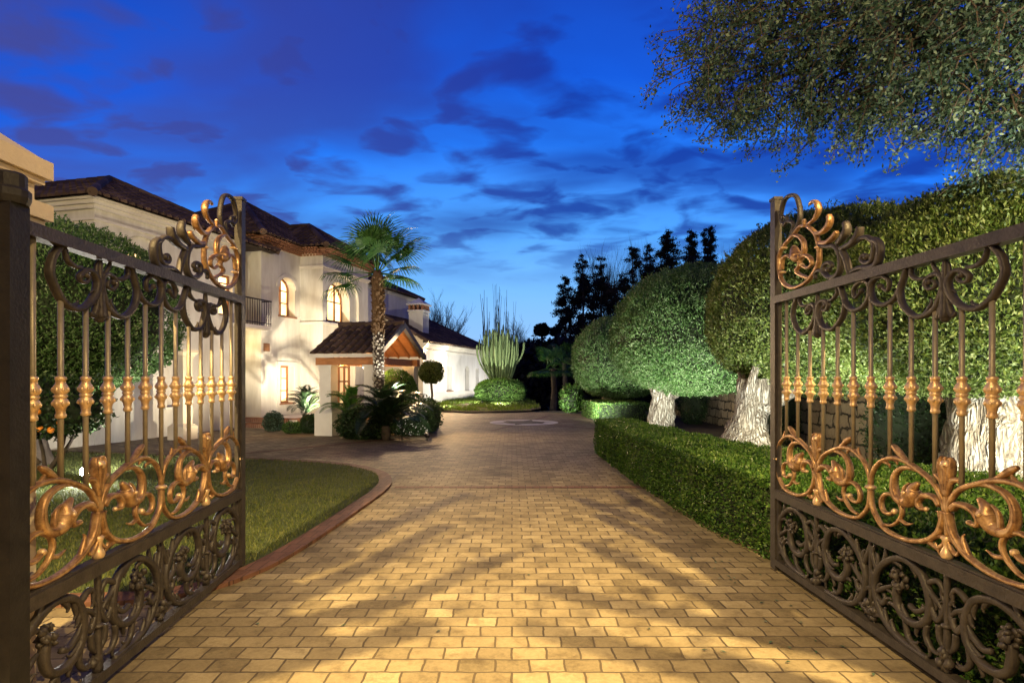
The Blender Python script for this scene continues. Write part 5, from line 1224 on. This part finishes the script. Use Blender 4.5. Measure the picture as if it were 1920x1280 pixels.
def pine(label, px, top, wpx, hpx, d, seed):
    r = rnd(seed); x = X(px, d); h = H(top, d) - GZ; w = wpx / 1100 * d; hh = hpx / 1100 * d
    t = thing('pine_tree', label, 'tree', (x, d, GZ), 0, 'round headed pines on the far slope'); m = MB(); m.tube([(0, 0, 0), (.1, 0, h * .5), (0, 0, h - hh)], [.3, .25, .18], 7); m.build('trunk', M['darkbark'], t)
    n = 3500; P, q = crown_pts(r, n, (w, w, hh), .7, seed, .3, .5); ex = MB(); ex.ball((0, 0, h - hh), (w * .7, w * .7, hh * .6), 0, 12, 8, .3)
    leaves_mesh('crown', P + np.array([0, 0, h - hh]), q + r.normal(0, .6, (n, 3)), unit(r, n), .5, .22, [M['conifer'], M['core']], t, ex)
pine('round headed pine on the dark slope, the left one', 1016, 607, 14, 13, 90, 401)
pine('round headed pine on the dark slope, the right one', 1041, 614, 9, 9, 95, 402)
def far_palm(label, px, top, d, seed):
    x = X(px, d); h = H(top, d) + .3; t = thing('far_palm', label, 'tree', (x, d, -.3), 0, 'dim palms past the drive'); rg = random.Random(seed)
    m = MB(); m.tube([(0, 0, 0), (.08, 0, h * .5), (0, 0, h)], [.22, .16, .14], 8); m.build('trunk', M['darkbark'], t)
    src = next(o for o in bpy.data.objects if o.name.startswith('frond') and o.parent and o.parent.name.startswith('palm_tree'))
    for k in range(14):
        o = src.copy(); C.objects.link(o); o.parent = t
        o.matrix_local = Matrix.Translation((0, 0, h)) @ Matrix.Rotation(k * 2.4, 4, 'Z') @ Matrix.Rotation(-R(rg.choice((60, 40, 15, -10))), 4, 'Y') @ Matrix.Scale(.95, 4)
far_palm('dim palm in the dark at the end of the drive, the left one', 1037, 690, 33, 1)
far_palm('dim palm in the dark at the end of the drive, the right one', 1058, 680, 36, 2)
lp = thing('street_lamp', 'thin tall unlit lamp post standing in the dark beyond the drive', 'street lamp', (X(1039, 40), 40, -.5))
m = MB(); m.tube([(0, 0, 0), (0, 0, 4.2)], [.045, .035], 8); m.build('post', M['bark'], lp); m = MB(); m.lathe([(.06, 4.2), (.16, 4.28), (.18, 4.34), (.04, 4.42)], (0, 0, 0), 10); m.build('lamp_head', M['metal'], lp)
# dark wood closing the view
def far_wood():
    r = rnd(500); n = 52000; P = np.empty((n, 3)); px = r.uniform(860, 1900, n); d = r.uniform(48, 75, n); P[:, 0] = (px - 960) / 1100 * d; P[:, 1] = d
    tops = np.interp(px, [860, 975, 1000, 1060, 1110, 1200, 1260, 1330, 1450, 1900], [690, 655, 645, 640, 628, 600, 525, 500, 500, 480])
    tops = tops + np.array([22 * noise.noise(Vector((a * .03, b * .2, 2))) + 12 * noise.noise(Vector((a * .11, b, 7))) for a, b in zip(px, d)])
    ht = 1.75 + (705 - tops) / 1100 * d; P[:, 2] = GZ + (ht - GZ) * r.random(n) ** .6
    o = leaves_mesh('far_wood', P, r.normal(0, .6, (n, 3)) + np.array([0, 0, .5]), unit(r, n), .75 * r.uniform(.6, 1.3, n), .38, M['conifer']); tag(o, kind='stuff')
far_wood()
# low plants at the right end, against the stone wall
for i, (lab, x, y, h_, s) in enumerate((('climbing shrub hanging on the stone wall between two trunks', 6.9, 15.4, 1.1, 511), ('dark climbing shrub on the stone wall beside the nearest trunk', 6.9, 10.2, 1.0, 512), ('shrub against the stone wall at the far end of the row', 6.6, 21.5, .9, 513))):
    bush('wall_shrub', lab, 'shrub', (x, y, 0), (.5, 1.0, h_), 6000, .06, 'shrub', s, .9, None, .45, 'shrubs on the stone wall', .3, .25)

# ------------------------------------------------------------------ garden spotlights and lamps
def fixture(label, loc, aim, power, col, angle=100, size=.06, blend=.7, lens=True):
    d = (Vector(aim) - Vector(loc)).normalized(); p = Vector(loc)
    t = thing('garden_spotlight', label, 'spotlight', loc, 0, 'garden spotlights')
    m = MB(); m.tube([(0, 0, -loc[2]), (0, 0, -.05)], [.012, .012], 6); m.tube([-d * .10, -d * .02, d * .05], [.04, .07, .075], 12); m.build('housing', M['metal'], t)
    if lens:
        m = MB(); m.tube([d * .051, d * .060], [.07, .06], 12); m.build('lens', M['lens'], t)
    return light('SPOT', 'spot_beam', tuple(p + d * .09), power, col, size, aim, angle, blend)
WW = (1.0, .85, .60); CW_ = (1.0, 1.0, .86); WARM = (1.0, .71, .29); NEU = (1.0, .93, .80)
# two street lanterns outside the gate, behind the viewer
LAMP = (3.0, -1.5, 7.5)
for sx in (-1, 1):
    light('POINT', 'lantern_and_crown_light', (LAMP[0] * sx, *LAMP[1:]), 1900, WARM, .045)
    light('SPOT', 'lantern_and_crown_light', (LAMP[0] * sx, *LAMP[1:]), 10500, WARM, .03, (1.7 * sx, 3.5, .3), 58, 1)
    light('SPOT', 'lantern_and_crown_light', (5.6 * sx, -1.0, 4.0), 4500 if sx > 0 else 3000, (1.0, .82, .45), .05, (6.6, 8.6, 2.7) if sx > 0 else (-8.9, 11.2, 3.2), 54, .8)  # added spots brightening the clipped crowns, set apart from the lanterns
    light('POINT', 'wall_lantern_light', (5.6 * sx, -1.0, 4.4), 800, WARM, .05)
# added unseen trees: boughs shaped to cast the shadow streaks on the drive
def shadow_tree(label, sx, lines, seed):
    rg = random.Random(seed); r = rnd(seed); L_ = Vector((LAMP[0] * sx, LAMP[1], LAMP[2]))
    t = thing('shadow_tree', label, 'tree', (sx * 4.6, -.9, 0), 0, 'added shadow casting trees'); o = Vector((sx * 4.6, -.9, 0))
    m = MB(); m.tube(cr([(0, 0, -.1), (.03, .02, 1.6), (-.05 * sx, .0, 3.2), (-.25 * sx, .1, 4.4)], 4), [.17, .165, .16, .155, .15, .145, .14, .13, .12, .11, .10, .09, .08], 10); m.build('trunk', M['darkbark'], t, True)
    m = MB(); PP = []
    for ln in lines:
        pts = []
        for i, (gx, gy) in enumerate(ln):
            f = .37 + rg.uniform(-.015, .015); pts.append(L_ + (Vector((gx, gy, 0)) - L_) * f - o)
        a = pts[0] + (pts[0] - pts[1]) * .45; q = cr([(-.12 * sx, .05, 3.6), tuple(a), *[tuple(p) for p in pts], tuple(pts[-1] + (pts[-1] - pts[-2]) * .35)], 5)
        n = len(q); m.tube(q, [.085 - .045 * i / (n - 1) for i in range(n)], 7)
        for i in range(n // 3, n, 5):
            d = Vector((rg.uniform(-1, 1), rg.uniform(-.3, 1), rg.uniform(-.3, .5))) * .30; tw = [tuple(q[i]), tuple(q[i] + d * .5 + Vector((0, 0, .03))), tuple(q[i] + d)]
            m.tube(tw, [.012, .008, .004], 4)
            u = r.random(5); PP.append(np.array(q[i]) + np.array(d) * u[:, None] + r.normal(0, .04, (5, 3)))
    m.build('bough', M['darkbark'], t, True); P = np.concatenate(PP); n = len(P)
    leaves_mesh('crown', P, unit(r, n), unit(r, n), .075, .04, M['oak'], t)
shadow_tree('added unseen tree on the left, shaped to cast shadow streaks', -1, [[(-1.62, 3.5), (-1.2, 3.72), (-.75, 4.0)], [(-1.9, 3.8), (-1.68, 3.98), (-.9, 4.6), (-.24, 5.45)], [(-2.0, 4.27), (-1.43, 5.2), (-.98, 6.4)], [(-2.4, 3.5), (-2.0, 5.4), (-1.7, 6.6)], [(-3.1, 3.6), (-2.3, 5.4), (-1.9, 6.6)], [(-1.9, 5.6), (-1.5, 6.8), (-.9, 8.2)]], 801)
shadow_tree('added unseen tree on the right, shaped to cast shadow streaks', 1, [[(1.5, 3.3), (.96, 3.6), (.31, 3.98)], [(2.1, 3.8), (1.84, 3.9), (.66, 4.6)], [(1.93, 4.17), (1.42, 4.99), (.97, 5.8)], [(1.96, 4.43), (1.71, 5.8), (1.26, 6.95)], [(1.98, 4.8), (1.80, 6.55), (1.2, 7.86)], [(2.4, 4.2), (2.1, 6.2), (1.75, 8.2)]], 802)
# lawn flood
fixture('bright spotlight glaring on the lawn behind the left gate leaf', (-6.95, 9.55, .20), (-5.5, 7.2, .5), 260, NEU, 150, .05)
light('SPOT', 'spot_beam', (-7.1, 9.85, .22), 750, NEU, .06, (-9.0, 15.5, 2.6), 110, .8)
# olive uplights
fixture('spotlight at the foot of the nearest olive trunk', (4.95, 6.2, .16), (6.6, 7.4, 2.0), 200, CW_, 150)
fixture('spotlight at the foot of the second olive trunk', (3.7, 9.7, .16), (4.9, 11.2, 2.0), 190, CW_, 150)
fixture('spotlight at the foot of the third olive trunk', (3.5, 15.5, .16), (4.7, 17.2, 2.2), 200, CW_, 150)
fixture('spotlight at the foot of the farthest olive trunk', (3.5, 25.0, .16), (4.5, 27.1, 2.0), 220, CW_, 140)
for q, g, pw in (((3.35, 13.0, .35), (4.8, 16.6, 3.2), 1300), ((5.2, 13.6, .35), (5.6, 16.6, 2.6), 700), ((3.0, 21.6, .3), (4.4, 26.6, 2.8), 1300), ((4.1, 7.7, .35), (5.4, 10.6, 3.4), 1300), ((5.2, 4.0, .35), (6.8, 6.8, 2.9), 1500), ((5.5, 2.4, .4), (7.0, 7.4, 3.6), 1800)):
    light('SPOT', 'spot_beam', q, pw, CW_, .08, g, 95, .9)
# villa uplights
fixture('spotlight in the island bed washing the bay of the villa', (-5.74, 18.12, .3), (-8.0, 22.8, 5.2), 3400, WW, 95, .03)
fixture('spotlight at the foot of the palm trunk', (-3.0, 16.0, 1.2), (-3.75, 16.62, 4.0), 620, NEU, 95, .06, .7, False)
fixture('added spotlight brightening the flowering shrub', (-2.3, 15.9, .15), (-3.0, 17.2, .5), 40, NEU, 90, .05, .7, False)  # added low spot that lifts the shrub and its blossoms
p_ = hw(5.2, -3.0, .3); light('SPOT', 'spot_beam', tuple(p_), 50, WW, .05, tuple(hw(6.8, 0, 3.8)), 120, .8)
p_ = hw(2.2, -3.2, .3); light('SPOT', 'spot_beam', tuple(p_), 600, WW, .05, tuple(hw(2.4, 0, 3.8)), 120, .8)
for i, (s_, pw) in enumerate(((20.5, 520), (24.8, 560), (29.2, 520))):
    fixture(['spotlight washing the white wing near the porch', 'spotlight washing the middle of the white wing', 'spotlight washing the far end of the white wing'][i], tuple(hw(s_, -3.9, .25)), tuple(hw(s_ + .3, -1, 1.9)), pw, (1.0, .95, .82), 150, .06, .9, False)
light('SPOT', 'spot_beam', tuple(hw(15.4, -1.0, .6)), 260, WW, .06, tuple(hw(18.8, 1.6, 4.2)), 120, .8)
fixture('spotlight on the verge aimed up at the cactus', (-.6, 31.6, .2), (-.75, 37, 2.4), 1500, NEU, 100, .06)
fixture('spotlight on the verge beside the wing', (-3.3, 29.4, .2), (-3.5, 33, .6), 200, NEU, 150, .06, .9, False)
light('SPOT', 'spot_beam', (2.3, 27.6, .3), 120, CW_, .05, (2.9, 28.6, .7), 120, .8)
# porch lamps under the roof and a lamp in the recess
for q in ((-5.35, 18.3, 2.0), (-4.1, 18.4, 2.0)): light('POINT', 'porch_and_fill_light', q, 60, (1.0, .55, .2), .05)
light('POINT', 'porch_and_fill_light', tuple(hw(10.4, -1.5, 2.9)), 60, WARM, .05)
light('POINT', 'recess_lamp_light', tuple(hw(5.9, .4, 2.9)), 12, WARM, .06)
light('SPOT', 'drive_fill_light', tuple(hw(19.6, -1.3, 3.2)), 2600, (1.0, .64, .30), .08, (-.5, 14.0, 0), 120, .9)  # added fill warming the middle of the drive, no wall lamp
light('SPOT', 'porch_and_fill_light', (-3.2, 18.25, 2.85), 1000, (1.0, .70, .38), .07, (.3, 12.0, 0), 140, .9)  # added spot that warms the dim drive, no lamp on the gable
# added warm fill over the turning circle, no courtyard lamp stands here
light('SPOT', 'drive_fill_light', tuple(hw(23.0, -1.3, 3.0)), 2300, (1.0, .70, .38), .08, (.5, 20.0, 0), 125, .9)
